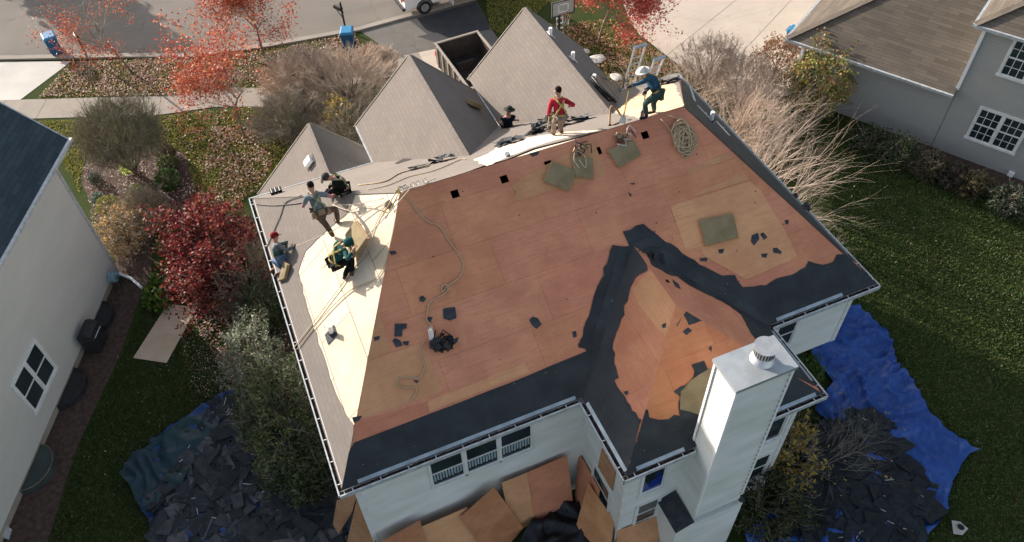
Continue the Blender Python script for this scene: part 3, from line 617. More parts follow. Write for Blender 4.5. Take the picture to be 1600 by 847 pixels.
# ------------------------------------------------------------------ vegetation
def mesh_np(name, verts, faces, mats, parent, cols=None, smooth=False):
    me = bpy.data.meshes.new(name); nv, nf, k = len(verts), len(faces), faces.shape[1]
    me.vertices.add(nv); me.vertices.foreach_set('co', verts.astype(np.float32).ravel()); me.loops.add(nf*k); me.loops.foreach_set('vertex_index', faces.astype(np.int32).ravel())
    me.polygons.add(nf); me.polygons.foreach_set('loop_start', np.arange(0,nf*k,k,dtype=np.int32)); me.polygons.foreach_set('loop_total', np.full(nf,k,dtype=np.int32))
    me.materials.append(mats)
    at = me.color_attributes.new('tint','FLOAT_COLOR','CORNER'); c = np.ones((nf*k,4),np.float32)
    if cols is not None: c[:,:3] = np.repeat(cols, k, axis=0)
    at.data.foreach_set('color', c.ravel()); me.update(calc_edges=True); me.validate()
    return link(name, me, parent)
def segmesh(name, segs, mt, parent):
    a = np.array([[*s[0],*s[1],s[2],s[3]] for s in segs], float); p0,p1 = a[:,:3],a[:,3:6]; d = p1-p0; d /= np.maximum(np.linalg.norm(d,axis=1,keepdims=True),1e-9)
    h = np.where(np.abs(d[:,2:3])<.9, np.array([[0,0,1.]]), np.array([[1.,0,0]])); x = np.cross(d,h); x /= np.linalg.norm(x,axis=1,keepdims=True); y = np.cross(d,x); vs = []
    K = 3 if len(segs)>400 else 7
    for k in range(K):
        t = 2*math.pi*k/K; o = x*math.cos(t)+y*math.sin(t); vs += [p0+o*a[:,6:7], p1+o*a[:,7:8]]
    v = np.stack(vs,1).reshape(-1,3); b = (np.arange(len(segs))*2*K)[:,None]; fs = []
    for k in range(K): k2=(k+1)%K; fs.append(b+np.array([[2*k,2*k2,2*k2+1,2*k+1]]))
    return mesh_np(name, v, np.concatenate(fs), mt, parent)
def leaves(name, pts, sig, size, pal, parent, seed=1, per=1, squash=1.0, mt=None):
    r = np.random.RandomState(seed); P = np.repeat(np.array(pts,float), per, axis=0); n = len(P); P = P+r.normal(size=(n,3))*sig*np.array([1,1,squash]); P[:,2] = np.maximum(P[:,2],.03)
    a = r.normal(size=(n,3)); a /= np.linalg.norm(a,axis=1,keepdims=True); b = r.normal(size=(n,3)); b -= a*(a*b).sum(1,keepdims=True); b /= np.linalg.norm(b,axis=1,keepdims=True)
    s = size*r.uniform(.6,1.3,(n,1)); v = np.stack([P-a*s, P+b*s*.55, P+a*s, P-b*s*.55],1).reshape(-1,3)
    f = np.arange(4*n).reshape(-1,4); pal = np.array(pal,float); c = pal[r.randint(len(pal),size=n)]*r.uniform(.7,1.25,(n,1))
    return mesh_np(name, v, f, mt or M['leaf'], parent, c)
def grow(rg, p, d, L, r, depth, cfg, segs, tips, n=4):
    p = Vector(p); d = Vector(d).normalized()
    for i in range(n):
        d = (d+Vector([rg.gauss(0,cfg['wander']) for _ in range(3)])+V(0,0,cfg['up'])).normalized(); q = p+d*(L/n); r2 = r*(1-.16 if i<n-1 else .7)
        segs[0 if r>cfg['trunk'] else 1].append((tuple(p),tuple(q),r,r2)); p, r = q, r2
        if depth>0 and (i>=cfg.get('first',1) or depth<cfg['depth']):
            for _ in range(cfg['kids']):
                ax = d.orthogonal().normalized(); ax.rotate(Matrix.Rotation(rg.uniform(0,6.283),3,d)); k = (d*math.cos(cfg['ang'])+ax*math.sin(cfg['ang']*rg.uniform(.7,1.3))).normalized()
                grow(rg, p, k, L*cfg['k']*rg.uniform(.75,1.15), r*.62, depth-1, cfg, segs, tips, n=max(2,n-1))
    tips.append(tuple(p))
def tree(name, label, cat, base, H, cfg, seed, lf=None, group=None, tm=None, wm=None, stems=1, spread=0.0, r0=.07, lean=V(0,0,0)):
    e = empty(name, label, cat, tuple(base), 0, group); rg = random.Random(seed); segs = ([],[]); tips = []
    for k in range(stems):
        a = 6.283*k/max(1,stems)+rg.uniform(-.5,.5); rad = spread*rg.uniform(.2,1) if stems>1 else 0
        grow(rg, Vector(base)+V(math.cos(a),math.sin(a),0)*rad*.25, V(math.cos(a)*rad,math.sin(a)*rad,1)+lean, H*(1 if stems==1 else rg.uniform(.7,1.1)), r0, cfg['depth'], cfg, segs, tips, cfg.get('n',5))
    if segs[0]: segmesh('trunk', segs[0], tm or M['bark'], e)
    if segs[1]: segmesh('branches', segs[1], wm or M['twigd'], e)
    if lf:
        rs = np.random.RandomState(seed); T = np.array(tips)
        if lf.get('keep',1)<1: 
            c = T.mean(0); w_ = np.array([noise.noise(Vector(t)*lf.get('cl',.9)+V(seed,0,0)) for t in T]); T = T[w_>np.quantile(w_,1-lf['keep'])]
        leaves('foliage', T, lf['sig'], lf['size'], lf['pal'], e, seed, lf['per'])
    return e
RED = [(.42,.075,.04),(.46,.13,.055),(.34,.045,.035),(.5,.2,.10),(.3,.06,.04)]
mcfg = dict(wander=.13, up=.03, trunk=.02, kids=2, k=.66, ang=.85, depth=4, first=2, n=5)
MG = 'red leaved street maples on the front lawns'
tree('maple_tree', 'sparse red maple over the street beside the leftmost blue bin', 'tree', G(205,112), 2.9, mcfg, 3, dict(keep=.32,sig=.12,size=.05,pal=RED,per=6,cl=.6), MG, lean=V(-.05,-.05,0))
tree('maple_tree', 'orange red maple on the lawn below the pavement bend', 'tree', G(383,215), 2.9, mcfg, 4, dict(keep=.6,sig=.13,size=.055,pal=RED,per=6,cl=.5), MG, lean=V(-.12,.1,0))
tree('maple_tree', 'bright red maple at the kerb left of the mailbox', 'tree', G(412,88), 2.4, mcfg, 8, dict(keep=.75,sig=.13,size=.055,pal=RED,per=7,cl=.6), MG)
tree('maple_tree', 'bright red maple behind the basketball hoop', 'tree', G(935,68), 2.7, mcfg, 6, dict(keep=.9,sig=.16,size=.06,pal=[(.48,.07,.05),(.55,.13,.09),(.38,.05,.05),(.6,.22,.16)],per=12,cl=.6), MG)
# tree outside the frame whose shadow lies on the street
tree('street_tree', 'large tree beyond the street casting its shadow across the asphalt', 'tree', V(-11.2,47,0), 3.0, dict(wander=.1,up=.08,trunk=.03,kids=3,k=.5,ang=.75,depth=3,first=2), 9, dict(sig=.35,size=.24,pal=[(.04,.05,.02),(.06,.06,.03)],per=16), r0=.16)
def dome(name, label, cat, c, r, n, size, pal, seed, twigs=0, group=None, tw=None, hollow=.55, lump=.25, base=None, stem=True):
    """leafy rounded shrub: leaf points through a noisy ellipsoid shell plus stems from the base"""
    c = Vector(c); base = Vector(base) if base is not None else V(c.x,c.y,0); e = empty(name, label, cat, tuple(base), 0, group); rs = np.random.RandomState(seed)
    d = rs.normal(size=(n,3)); d /= np.linalg.norm(d,axis=1,keepdims=True); rad = rs.uniform(hollow,1,(n,1))**.6
    lm = np.array([1+lump*noise.noise(Vector(x)*2.3+V(seed*3.1,0,0))*2+lump*.5*noise.noise(Vector(x)*6+V(0,seed,0)) for x in d])[:,None]
    P = np.array(c)+d*rad*lm*np.array(r); keep = P[:,2]>.04; P = P[keep]
    w_ = np.array([noise.noise(Vector(p)*3.2+V(seed,5,0)) for p in P]); P = P[w_>-.28]
    rg = random.Random(seed); segs = []
    for k in range(22 if stem else 0):
        q = P[rs.randint(len(P))]; mid = base.lerp(Vector(q),.5)+V(rg.gauss(0,.1),rg.gauss(0,.1),.15); segs += [(tuple(base),tuple(mid),.03,.02),(tuple(mid),tuple(q),.02,.006)]
    if segs: segmesh('stems', segs, M['bark'], e)
    if twigs:
        sg = []
        for k in range(twigs):
            q = Vector(P[rs.randint(len(P))]); dd = (q-base).normalized()+Vector([rg.gauss(0,.45) for _ in range(3)]); L = rg.uniform(.15,.4)*max(r)/1.3
            sg.append((tuple(q-dd*L*.5),tuple(q+dd*L*.5),.008,.003))
        segmesh('twigs', sg, tw or M['twigd'], e)
    if size: leaves('foliage', P, .03, size, pal, e, seed)
    return e
GRN = [(.035,.06,.02),(.05,.08,.025),(.025,.045,.018)]
# round bare ornamental tree
c = G(185,207,2.5)
dome('ornamental_tree', 'round crowned bare twiggy tree beside the slate roof', 'tree', c, (1.8,1.8,1.3), 9000, 0, None, 11, 6000, hollow=.4, lump=.08, base=G(212,270), tw=M['twigo'])
ls_ = ([],[]); rg = random.Random(77)
for k in range(7): grow(rg, G(190,238,1.6), V(math.cos(k*.9),math.sin(k*.9),.75), 1.15, .05, 3, dict(wander=.12,up=.02,trunk=9,kids=2,k=.72,ang=.7,depth=3,first=1), ls_, [], 4)
segmesh('limbs', ls_[0]+ls_[1], M['bark'], bpy.data.objects['ornamental_tree'])
tb = MB(); tb.tube([G(212,270),G(203,258,.8),G(192,242,1.5),G(186,225,2.4)], [.1,.085,.07,.04], 9); tb.build('trunk', M['bark'], bpy.data.objects['ornamental_tree'])
dome('japanese_maple', 'dense dark crimson maple at the front left house corner', 'tree', G(325,392,1.5), (1.65,2.2,1.5), 19000, .068, [(.17,.02,.024),(.11,.012,.018),(.24,.035,.03),(.07,.01,.014),(.30,.12,.10),(.24,.06,.03)], 12, 900, hollow=.35, lump=.45)
dome('shrub', 'reddish brown bare shrub below the crimson maple', 'shrub', G(375,425,1.0), (1.1,1.7,1.1), 2500, .045, [(.2,.1,.08),(.3,.16,.13),(.14,.1,.06)], 13, 3500, tw=M['twigd'])
SG = 'brown bare shrubs in front of the porch'
for i, (x,y,z,r,lb) in enumerate(((470,118,1.1,1.5,'brown bare shrub nearest the red maple on the front lawn'),(545,130,1.2,1.75,'largest brown bare shrub below the blue bin by the driveway'),(585,95,.9,.9,'grey bare shrub tight against the blue bin by the driveway'),(455,185,.9,1.5,'dark low shrub left of the yellow leaved plant'),(545,205,1.1,1.3,'brown bare shrub hidden behind the middle gable'))):
    dome('shrub', lb, 'shrub', G(x,y,z), (r*1.15,r*.95,r*.75), 1500, .035, [(.16,.11,.07),(.22,.15,.11),(.09,.09,.04)], 20+i, 5200, SG, tw=M['twig'] if i in (0,1,2) else M['twigd'], lump=.3)
dome('shrub', 'yellow leaved shrub between the porch roof and middle gable', 'shrub', G(533,185,1.3), (.8,1.1,.9), 900, .065, [(.6,.42,.08),(.5,.28,.06),(.2,.22,.05)], 27, 500)
dome('shrub', 'grey green sunlit shrub by the gutter above the tarp', 'shrub', G(400,560,1.1), (1.0,1.6,1.1), 8000, .05, [(.16,.19,.12),(.24,.26,.19),(.08,.11,.05),(.3,.3,.24)], 28, 500, lump=.35)
dome('shrub', 'tall dark evergreen shrub beside the lower left gutter', 'shrub', G(440,660,1.3), (1.3,2.1,1.5), 11000, .06, [(.05,.07,.025),(.09,.11,.045),(.03,.05,.02)], 29, 700, lump=.4)
dome('shrub', 'small dark evergreen under the left gutter', 'shrub', G(415,480,.9), (.7,1.2,.9), 3500, .05, GRN, 30, 200)
dome('shrub', 'dark evergreen shrub spilling over the tarp beside the house corner', 'shrub', G(478,740,.8), (.8,1.0,.9), 3500, .055, [(.05,.07,.025),(.08,.1,.04),(.03,.05,.02)], 31, 300)
# garden bed
BX = 'clipped round bushes in the left garden bed'
for i, (x,y,r,pal,lb) in enumerate(((258,237,.42,[(.06,.06,.03),(.1,.08,.04)],'clipped brown green ball bush at the top of the curved bed'),(262,256,.42,[(.07,.09,.02),(.05,.07,.02)],'clipped green ball bush in the middle of the column of three'),(262,280,.5,[(.05,.1,.02),(.035,.07,.018)],'clipped bright green ball bush lowest of the column of three'),(169,322,.48,[(.26,.23,.06),(.2,.2,.05),(.12,.14,.04)],'clipped yellow green ball bush beside the neighbour wall'),(148,278,.24,[(.04,.07,.05),(.06,.09,.07)],'small dark bush on the bare mulch'),(151,310,.24,[(.08,.16,.12),(.05,.1,.08)],'tiny blue green bush left of the yellow green ball'),(218,303,.45,[(.13,.14,.05),(.09,.1,.04)],'olive ball bush under the bare tree\'s trunk'))):
    dome('bush', lb, 'bush', G(x,y,r*.8), (r,r,r*.85), int(9000*r*r+500), .035, pal, 40+i, 0, BX, hollow=.8, lump=.05)
YO = [(.35,.24,.1),(.5,.26,.07),(.15,.14,.07),(.22,.2,.14),(.45,.3,.2)]
dome('shrub', 'yellow and orange flecked shrub beside the neighbour wall corner', 'shrub', G(190,360,.8), (1.15,1.15,.8), 4200, .05, YO, 50, 1800, lump=.3)
dome('shrub', 'grey bare shrub with few yellow leaves left of the crimson maple', 'shrub', G(228,325,.7), (.95,1.0,.7), 1200, .045, YO, 51, 2600, lump=.3)
dome('plant', 'small bright yellow green plant at the foot of the bare tree', 'plant', G(198,262,.25), (.3,.3,.25), 260, .06, [(.4,.5,.08),(.5,.6,.15)], 52, 0, stem=False)
dome('bush', 'small dark ball bush on the red leaf litter by the kerb', 'bush', G(430,99,.35), (.45,.45,.35), 1500, .035, [(.035,.04,.02),(.06,.06,.03)], 53, 0, hollow=.7, lump=.1)
dome('plant', 'green grass clump at the foot of the crimson maple', 'plant', G(245,458,.2), (.5,.9,.25), 1500, .07, [(.12,.2,.03),(.08,.14,.03)], 54, 0, stem=False)
# right hand shrubs: many long upright shoots
sc = dict(wander=.07, up=.0, trunk=.5, kids=1, k=.6, ang=.42, depth=2, first=2, n=6)
RS = 'tall bare shrubs along the right side of the house'
for i, (x,y,H,st,sp_,lb) in enumerate(((17.2,15.4,1.75,32,.9,'pale bare shrub nearest the pale driveway, furthest up the right side'),(19.0,14.3,1.9,36,.9,'pinkish bare shrub between the driveway and the red leaved bush'),(20.6,12.6,1.9,32,.9,'bare shrub directly below the orange green bush'),(18.6,11.6,2.1,44,.9,'dense bare shrub beside the upper right gutter'),(18.4,9.3,2.5,52,.95,'tallest bare shrub with long sunlit shoots beside the right gutter'),(17.6,7.3,2.2,46,.9,'bare shrub with shoots reaching over the shaded lawn'),(16.9,5.2,1.7,40,.9,'lowest grey bare shrub in the shade of the right gutter'))):
    tree('bare_shrub', lb, 'shrub', V(x,y,0), H*1.22, sc, 60+i, dict(keep=.06,sig=.12,size=.04,pal=[(.3,.16,.08),(.2,.2,.06)],per=2), RS, wm=M['twig'], stems=int(st*.62), spread=sp_, r0=.031, lean=V(.16,-.02,0))
for i, (x,y,z,r,lb) in enumerate(((1110,100,1.3,1.3,'fuzzy pale bare bush at the edge of the pale driveway'),(1160,130,1.4,1.3,'fuzzy bare bush beside the upper right roof corner'),(1190,200,1.2,1.2,'fuzzy bare bush below the red leaved bush'))):
    dome('bare_bush', lb, 'shrub', G(x,y,z), (r*1.1,r,r), 1500, .035, [(.3,.14,.07),(.2,.16,.09)], 160+i, 2600, 'fuzzy bare bushes by the pale driveway', tw=M['twig'], lump=.3)
dome('shrub', 'orange red leaved bush by the neighbour garage corner', 'shrub', G(1215,95,1.3), (1.1,1.1,1.1), 4200, .05, [(.35,.12,.04),(.25,.09,.04),(.15,.12,.04)], 70, 600, lump=.3)
dome('shrub', 'tall green bush with orange patches against the neighbour garage wall', 'shrub', G(1283,126,1.7), (1.45,1.3,1.55), 10000, .055, [(.2,.22,.05),(.14,.18,.04),(.45,.18,.06),(.4,.36,.12),(.08,.12,.03)], 71, 500, lump=.35)
FD = 'low foundation shrubs along the grey neighbour wall'
for i, (x,y,r,pal,lb) in enumerate(((1362,222,.8,GRN,'dark green foundation shrub nearest the bare shrubs'),(1405,238,.8,[(.05,.09,.03),(.08,.11,.03)],'mid green foundation shrub second from the bare shrubs'),(1450,258,.75,[(.10,.07,.04),(.06,.07,.03)],'brownish foundation shrub below the left part of the lower window'),(1492,278,.6,[(.04,.03,.025),(.07,.05,.04)],'dark bare foundation shrub under the lower window'),(1520,288,.6,[(.16,.13,.05),(.08,.07,.03)],'yellowish foundation shrub right of the dark bare one'),(1575,315,.7,[(.03,.05,.025),(.04,.06,.03)],'dark foundation shrub at the right edge of the picture'))):
    dome('shrub', lb, 'shrub', G(x,y,r*.6), (r*1.1,r,r*.8), 2600, .05, pal, 80+i, 300, FD, lump=.35)
YL = [(.42,.28,.05),(.5,.36,.08),(.3,.2,.04)]
dome('shrub', 'yellow leaved shrub at the foot of the chimney wall', 'shrub', G(1215,690,1.5), (1.0,1.5,1.3), 1700, .07, YL, 90, 900, lump=.35)
dome('shrub', 'dark green shrub under the yellow leaves beside the chimney', 'shrub', G(1195,775,.8), (1.3,1.3,1.0), 6500, .055, [(.045,.065,.025),(.07,.08,.03),(.03,.045,.02),(.1,.09,.03)], 91, 400, lump=.3)
dome('conifer', 'small green conifer between the bay wall and the blue tarp', 'shrub', G(1258,592,1.1), (.45,.45,1.1), 2600, .05, [(.05,.1,.02),(.08,.14,.03)], 92, 0)
tree('bare_shrub', 'bare grey twigs reaching over the debris right of the yellow shrub', 'shrub', G(1275,730), 1.6, dict(wander=.14, up=-.02, trunk=.5, kids=2, k=.55, ang=.6, depth=2, first=1, n=4), 93, dict(keep=.1,sig=.1,size=.05,pal=YL,per=1), None, wm=M['twigd'], stems=12, spread=1.0, r0=.014, lean=V(.9,.2,0))
# ------------------------------------------------------------------ leaf litter (stuff)
def inpoly(p, poly):
    r = False; x, y = p
    for i in range(len(poly)):
        a, b_ = poly[i], poly[i-1]
        if (a.y>y)!=(b_.y>y) and x < (b_.x-a.x)*(y-a.y)/(b_.y-a.y)+a.x: r = not r
    return r
def litter(name, regions, seed, mt=None):
    rs = np.random.RandomState(seed); V_, C_ = [], []
    for pxs, n, size, pal in regions:
        poly = P2(*pxs); xs = [p.x for p in poly]; ys = [p.y for p in poly]; k = 0; tries = 0
        while k < n and tries < n*6:
            tries += 1; x, y = rs.uniform(min(xs),max(xs)), rs.uniform(min(ys),max(ys))
            if not inpoly((x,y), poly): continue
            if noise.noise(V(x*1.1,y*1.1,seed)) < rs.uniform(-.6,.25): continue
            k += 1; a = rs.uniform(0,6.28); s = size*rs.uniform(.6,1.3); ux, uy = math.cos(a)*s, math.sin(a)*s; t1, t2 = rs.uniform(-.5,.5)*s, rs.uniform(-.5,.5)*s
            z = .06; V_.append([(x-ux,y-uy,z-t1),(x+uy*.6,y-ux*.6,z-t2),(x+ux,y+uy,z+t1),(x-uy*.6,y+ux*.6,z+t2)]); C_.append(np.array(pal[rs.randint(len(pal))])*rs.uniform(.7,1.2))
    v = np.array(V_).reshape(-1,3); f = np.arange(len(v)).reshape(-1,4); o = mesh_np(name, v, f, M['leaf'], None, np.array(C_)); tag(o, kind='stuff'); return o
PK = [(.42,.24,.20),(.5,.34,.28),(.3,.12,.08),(.6,.5,.44),(.22,.10,.06),(.35,.2,.1)]
OR = [(.35,.17,.07),(.45,.26,.14),(.25,.12,.05),(.5,.38,.28)]
WHT = [(.5,.46,.4),(.35,.28,.22),(.6,.56,.5)]
litter('fallen_leaves', [
 ([(330,200),(430,190),(430,250),(400,300),(340,340),(320,260)], 1700, .05, PK+OR),
 ([(60,153),(112,98),(300,90),(430,80),(555,50),(570,90),(430,140),(250,150)], 9500, .045, PK+OR),
 ([(255,182),(400,165),(430,250),(400,300),(330,340),(300,300),(250,230)], 800, .05, PK+OR),
 ([(100,95),(300,88),(330,70),(200,75)], 260, .05, PK), ([(400,150),(450,80),(560,60),(600,100),(520,130)], 2200,.05,PK+OR),
 ([(130,262),(235,228),(305,300),(240,350),(150,400),(140,320)], 2200, .035, WHT+PK),
 ([(300,400),(400,420),(420,600),(360,600),(300,500)], 2600, .045, PK), ([(280,470),(360,560),(370,640),(290,610)], 700, .022, WHT+PK),
 ([(200,500),(300,500),(330,620),(230,700),(150,847),(90,847)], 60, .025, WHT),
 ([(850,40),(960,30),(1065,110),(1050,135),(960,140)], 2600, .05, OR+[(.5,.2,.12)]), ([(1320,300),(1600,380),(1600,560),(1480,440)], 90, .024, WHT),
 ([(1400,460),(1600,560),(1600,847),(1500,847)], 15, .024, WHT)], 5)
# ------------------------------------------------------------------ grass tufts that catch the low sun (stuff)
def tufts(name, regions, seed):
    rs = np.random.RandomState(seed); VV, CC = [], []
    for pxs, n, hgt_, pal in regions:
        poly = P2(*pxs); xs = np.array([p.x for p in poly]); ys = np.array([p.y for p in poly]); X = rs.uniform(xs.min(),xs.max(),n*3); Y = rs.uniform(ys.min(),ys.max(),n*3); ins = np.zeros(n*3,bool)
        for i in range(len(poly)):
            ax, ay, bx_, by_ = xs[i], ys[i], xs[i-1], ys[i-1]; c = ((ay>Y)!=(by_>Y)) & (X < (bx_-ax)*(Y-ay)/(by_-ay+1e-12)+ax); ins ^= c
        X, Y = X[ins][:n], Y[ins][:n]; k = len(X); a = rs.uniform(0,6.283,k); w_ = rs.uniform(.012,.03,k); h_ = hgt_*rs.uniform(.5,1.3,k); lx, ly = rs.normal(0,.03,k), rs.normal(0,.03,k)
        v = np.stack([np.stack([X-np.cos(a)*w_,Y-np.sin(a)*w_,np.full(k,.0)],1),np.stack([X+np.cos(a)*w_,Y+np.sin(a)*w_,np.full(k,.0)],1),np.stack([X+np.cos(a)*w_*.5+lx,Y+np.sin(a)*w_*.5+ly,h_],1),np.stack([X-np.cos(a)*w_*.5+lx,Y-np.sin(a)*w_*.5+ly,h_*.9],1)],1)
        pal = np.array(pal); VV.append(v.reshape(-1,3)); CC.append(pal[rs.randint(len(pal),size=k)]*rs.uniform(.7,1.3,(k,1)))
    v = np.concatenate(VV); f = np.arange(len(v)).reshape(-1,4); o = mesh_np(name, v, f, M['leaf'], None, np.concatenate(CC)); return tag(o, 'short mown grass on the lawns', None, None, 'stuff')
GLIT = [(.24,.25,.05),(.29,.27,.07),(.18,.21,.04),(.30,.25,.09)]; GSHADE = [(.05,.085,.02),(.065,.09,.024),(.035,.06,.016),(.08,.085,.028)]  # one grass in two palettes: sunlit and shaded lawn tones put into the colour
tufts('grass', [([(60,155),(112,98),(300,92),(555,52),(570,90),(430,135),(250,150)], 15000, .045, GLIT), ([(60,190),(250,182),(430,165),(520,180),(400,300),(330,345),(305,300),(290,240),(235,225),(135,225),(125,300)], 26000, .045, GLIT),
 ([(850,40),(960,30),(1065,110),(1050,135),(960,140)], 7000, .045, GLIT), ([(225,470),(400,430),(400,640),(300,880),(60,900),(120,700),(190,560)], 30000, .05, GSHADE), ([(1290,360),(1330,200),(1640,330),(1750,700),(1700,920),(1150,920),(1250,560)], 90000, .055, [tuple(q*1.45 for q in c) for c in GSHADE]), ([(760,0),(765,45),(800,60),(860,0)], 4000, .06, GLIT)], 3)
#NEXT2
# ------------------------------------------------------------------ tarps and debris
def gridpoly(pts, step):
    bm = bmesh.new(); bm.faces.new([bm.verts.new((p.x,p.y,0)) for p in pts]); xs = [p.x for p in pts]; ys = [p.y for p in pts]
    for ax, lo, hi in ((0,min(xs),max(xs)),(1,min(ys),max(ys))):
        t = lo+step*.5
        while t < hi:
            co_ = (t,0,0) if ax==0 else (0,t,0); no = (1,0,0) if ax==0 else (0,1,0)
            bmesh.ops.bisect_plane(bm, geom=bm.verts[:]+bm.edges[:]+bm.faces[:], plane_co=co_, plane_no=no); t += step
    return bm
def sheetmesh(name, pts, step, hf, mt, parent=None):
    bm = gridpoly(pts, step)
    for v in bm.verts: v.co.z = hf(v.co.x, v.co.y)
    me = bpy.data.meshes.new(name); bm.to_mesh(me); bm.free(); me.materials.append(mt); me.polygons.foreach_set('use_smooth',[True]*len(me.polygons)); me.update()
    return link(name, me, parent)
def fold(x, y, s, amp=.16, z0=.05):
    a = noise.noise(V(x*.5,y*.5,s))*3; r = abs(noise.noise(V(x*1.5+a,y*1.5-a,s+3))); r2 = abs(noise.noise(V(x*3.4-a,y*2.8,s+7)))
    w1 = noise.noise(V(x*.45,y*.45,s+9)); r3 = abs(noise.noise(V(x*1.1+y*.6+a,y*.35-x*.2,s+13)))
    return z0+amp*(max(0,.32-r)*3.2*max(.15,w1+.6)+max(0,.22-r3)*3.0*max(0,.5-w1)+max(0,.14-r2)*1.5)
def ragx(pts, seed, amp, step=.3): rg = random.Random(seed); return [V(p.x,p.y,0) for p in rag([V(q.x,q.y,0) for q in pts], rg, amp, step)]
LT = [(362,612),(330,628),(300,655),(240,690),(212,716),(196,744),(208,762),(218,790),(234,812),(246,870),(560,890),(545,790),(520,730),(480,660),(420,610)]
tl = sheetmesh('tarp', ragx(P2(*LT), 1, .05), .09, lambda x,y: fold(x,y,2.0,.2), mat('navy_tarp',(.008,.03,.11),(.012,.045,.16),1.2,.45,bump=.5,bscale=5)); tag(tl, 'blue tarp under torn shingles at the lower left house corner', 'tarp')  # left tarp has a darker navy than the right one
LG = [(300,660),(250,688),(212,716),(192,746),(208,764),(218,790),(234,806),(262,800),(285,770),(300,740),(330,700),(350,660),(372,640)]
tg = sheetmesh('tarp', ragx(P2(*LG), 2, .04), .08, lambda x,y: fold(x,y,12.0,.24,.16), M['tarpg']); tag(tg, 'dark green crumpled tarp overlapping the left blue tarp', 'tarp')
RTP = [(1325,474),(1345,486),(1362,503),(1386,520),(1393,545),(1396,563),(1422,592),(1436,625),(1450,650),(1478,677),(1500,690),(1527,707),(1512,712),(1495,740),(1485,756),(1478,780),(1478,800),(1460,825),(1435,860),(1200,900),(1160,840),(1240,760),(1262,700),(1290,660),(1272,640),(1300,600),(1262,555),(1270,505)]
tr_ = sheetmesh('tarp', ragx(P2(*RTP), 3, .06), .07, lambda x,y: fold(x,y,5.0,.3), M['tarp']); tag(tr_, 'large bright blue tarp spread on the shaded lawn at the right', 'tarp')
def debris(name, region, n, seed, zt, cols, label, sz=(.18,.5), sticks=60):
    rs = random.Random(seed); poly = P2(*region); xs = [p.x for p in poly]; ys = [p.y for p in poly]; mb = MB(); cnt = 0
    while cnt < n:
        x, y = rs.uniform(min(xs),max(xs)), rs.uniform(min(ys),max(ys))
        if not inpoly((x,y), poly) or noise.noise(V(x*.9,y*.9,seed)) < rs.uniform(-.55,.0): continue
        cnt += 1; a = rs.uniform(0,6.28); ux = V(math.cos(a),math.sin(a),rs.uniform(-.18,.18)).normalized(); n_ = (V(rs.gauss(0,.16),rs.gauss(0,.16),1)); n_ = (n_-ux*n_.dot(ux)).normalized(); uy = n_.cross(ux)
        L, Wd = rs.uniform(*sz), rs.uniform(*sz)*.6; c = V(x,y,zt+rs.uniform(0,.16)); pts = []
        base_ = [(-1,-1),(.1,-1),(1,-1),(1,.2),(1,1),(.3,1),(-.4,1),(-1,1)] if rs.random()<.5 else [(-1,-1),(1,-1),(1,1),(0,1),(-1,1)]
        bend = rs.uniform(-.08,.08)
        for bx_, by_ in base_: jx, jy = bx_+rs.uniform(-.18,.1), by_+rs.uniform(-.15,.15); pts.append(c+ux*jx*L+uy*jy*Wd+n_*(bend*jx*jx*L))
        mb.poly(pts, n_, .012, col=rs.choice(cols))
    o = mb.build(name, M['scrap']); tag(o, label, None, None, 'stuff')
    return o
def sticks(region, n, seed, zt, label):
    rs = random.Random(seed); poly = P2(*region); xs = [p.x for p in poly]; ys = [p.y for p in poly]; mb = MB(); cnt = 0
    while cnt < n:
        x, y = rs.uniform(min(xs),max(xs)), rs.uniform(min(ys),max(ys))
        if not inpoly((x,y), poly): continue
        cnt += 1; a = rs.uniform(0,6.28); d = V(math.cos(a),math.sin(a),rs.uniform(-.2,.2)).normalized(); s_ = d.cross(V(0,0,1)).normalized(); mb.box((x,y,zt), (rs.uniform(.06,.3),.011,.01), (d,s_,s_.cross(d)))
    tag(mb.build('nail_strips', M['white']), label, None, None, 'stuff')
DC = [(.6,.62,.62),(.5,.52,.55),(.8,.8,.8),(1.5,1.3,1.25),(.6,.65,.7),(1.0,.95,.95)]
LD = [(285,705),(322,668),(355,634),(400,634),(470,700),(510,770),(535,800),(545,860),(255,870),(255,815),(250,790),(275,745)]
debris('shingle_debris', LD, 520, 1, .12, DC+[(2.2,1.85,1.8)], 'torn shingles heaped on the left tarps', (.12,.6)); sticks(LD, 34, 2, .28, 'pale nail strips among the left shingle heap')
RD = [(1290,668),(1335,650),(1370,665),(1395,690),(1412,720),(1428,745),(1440,770),(1445,800),(1405,850),(1250,870),(1215,840),(1255,790),(1270,720)]
debris('shingle_debris', RD, 560, 3, .13, [(.55,.58,.6),(.42,.45,.47),(.7,.7,.7),(.5,.5,.52)], 'dark torn shingles covering the middle of the right tarp', (.22,.6)); sticks(RD, 34, 4, .3, 'pale nail strips among the right shingle heap')
def scrapthing(pl, pxs, label, group='torn shingle scraps on the bare deck', h=.02, th=.008, seed=1, amp=.008, col=(1.1,1.1,1.15), name='shingle_scrap', mt=None):
    rg = random.Random(seed); uv = rag([Vector(pl.to(pl.px(x,y))) for x,y in pxs], rg, amp, .1); mb = MB(); mb.poly([pl.fr(q,h) for q in uv], pl.n, th, col=col)
    o = mb.build(name, mt or M['scrap']); c = sum((v.co for v in o.data.vertices), V(0,0,0))/len(o.data.vertices); o.data.transform(Matrix.Translation(-c)); o.location = c
    return tag(o, label, 'shingle scrap', group)
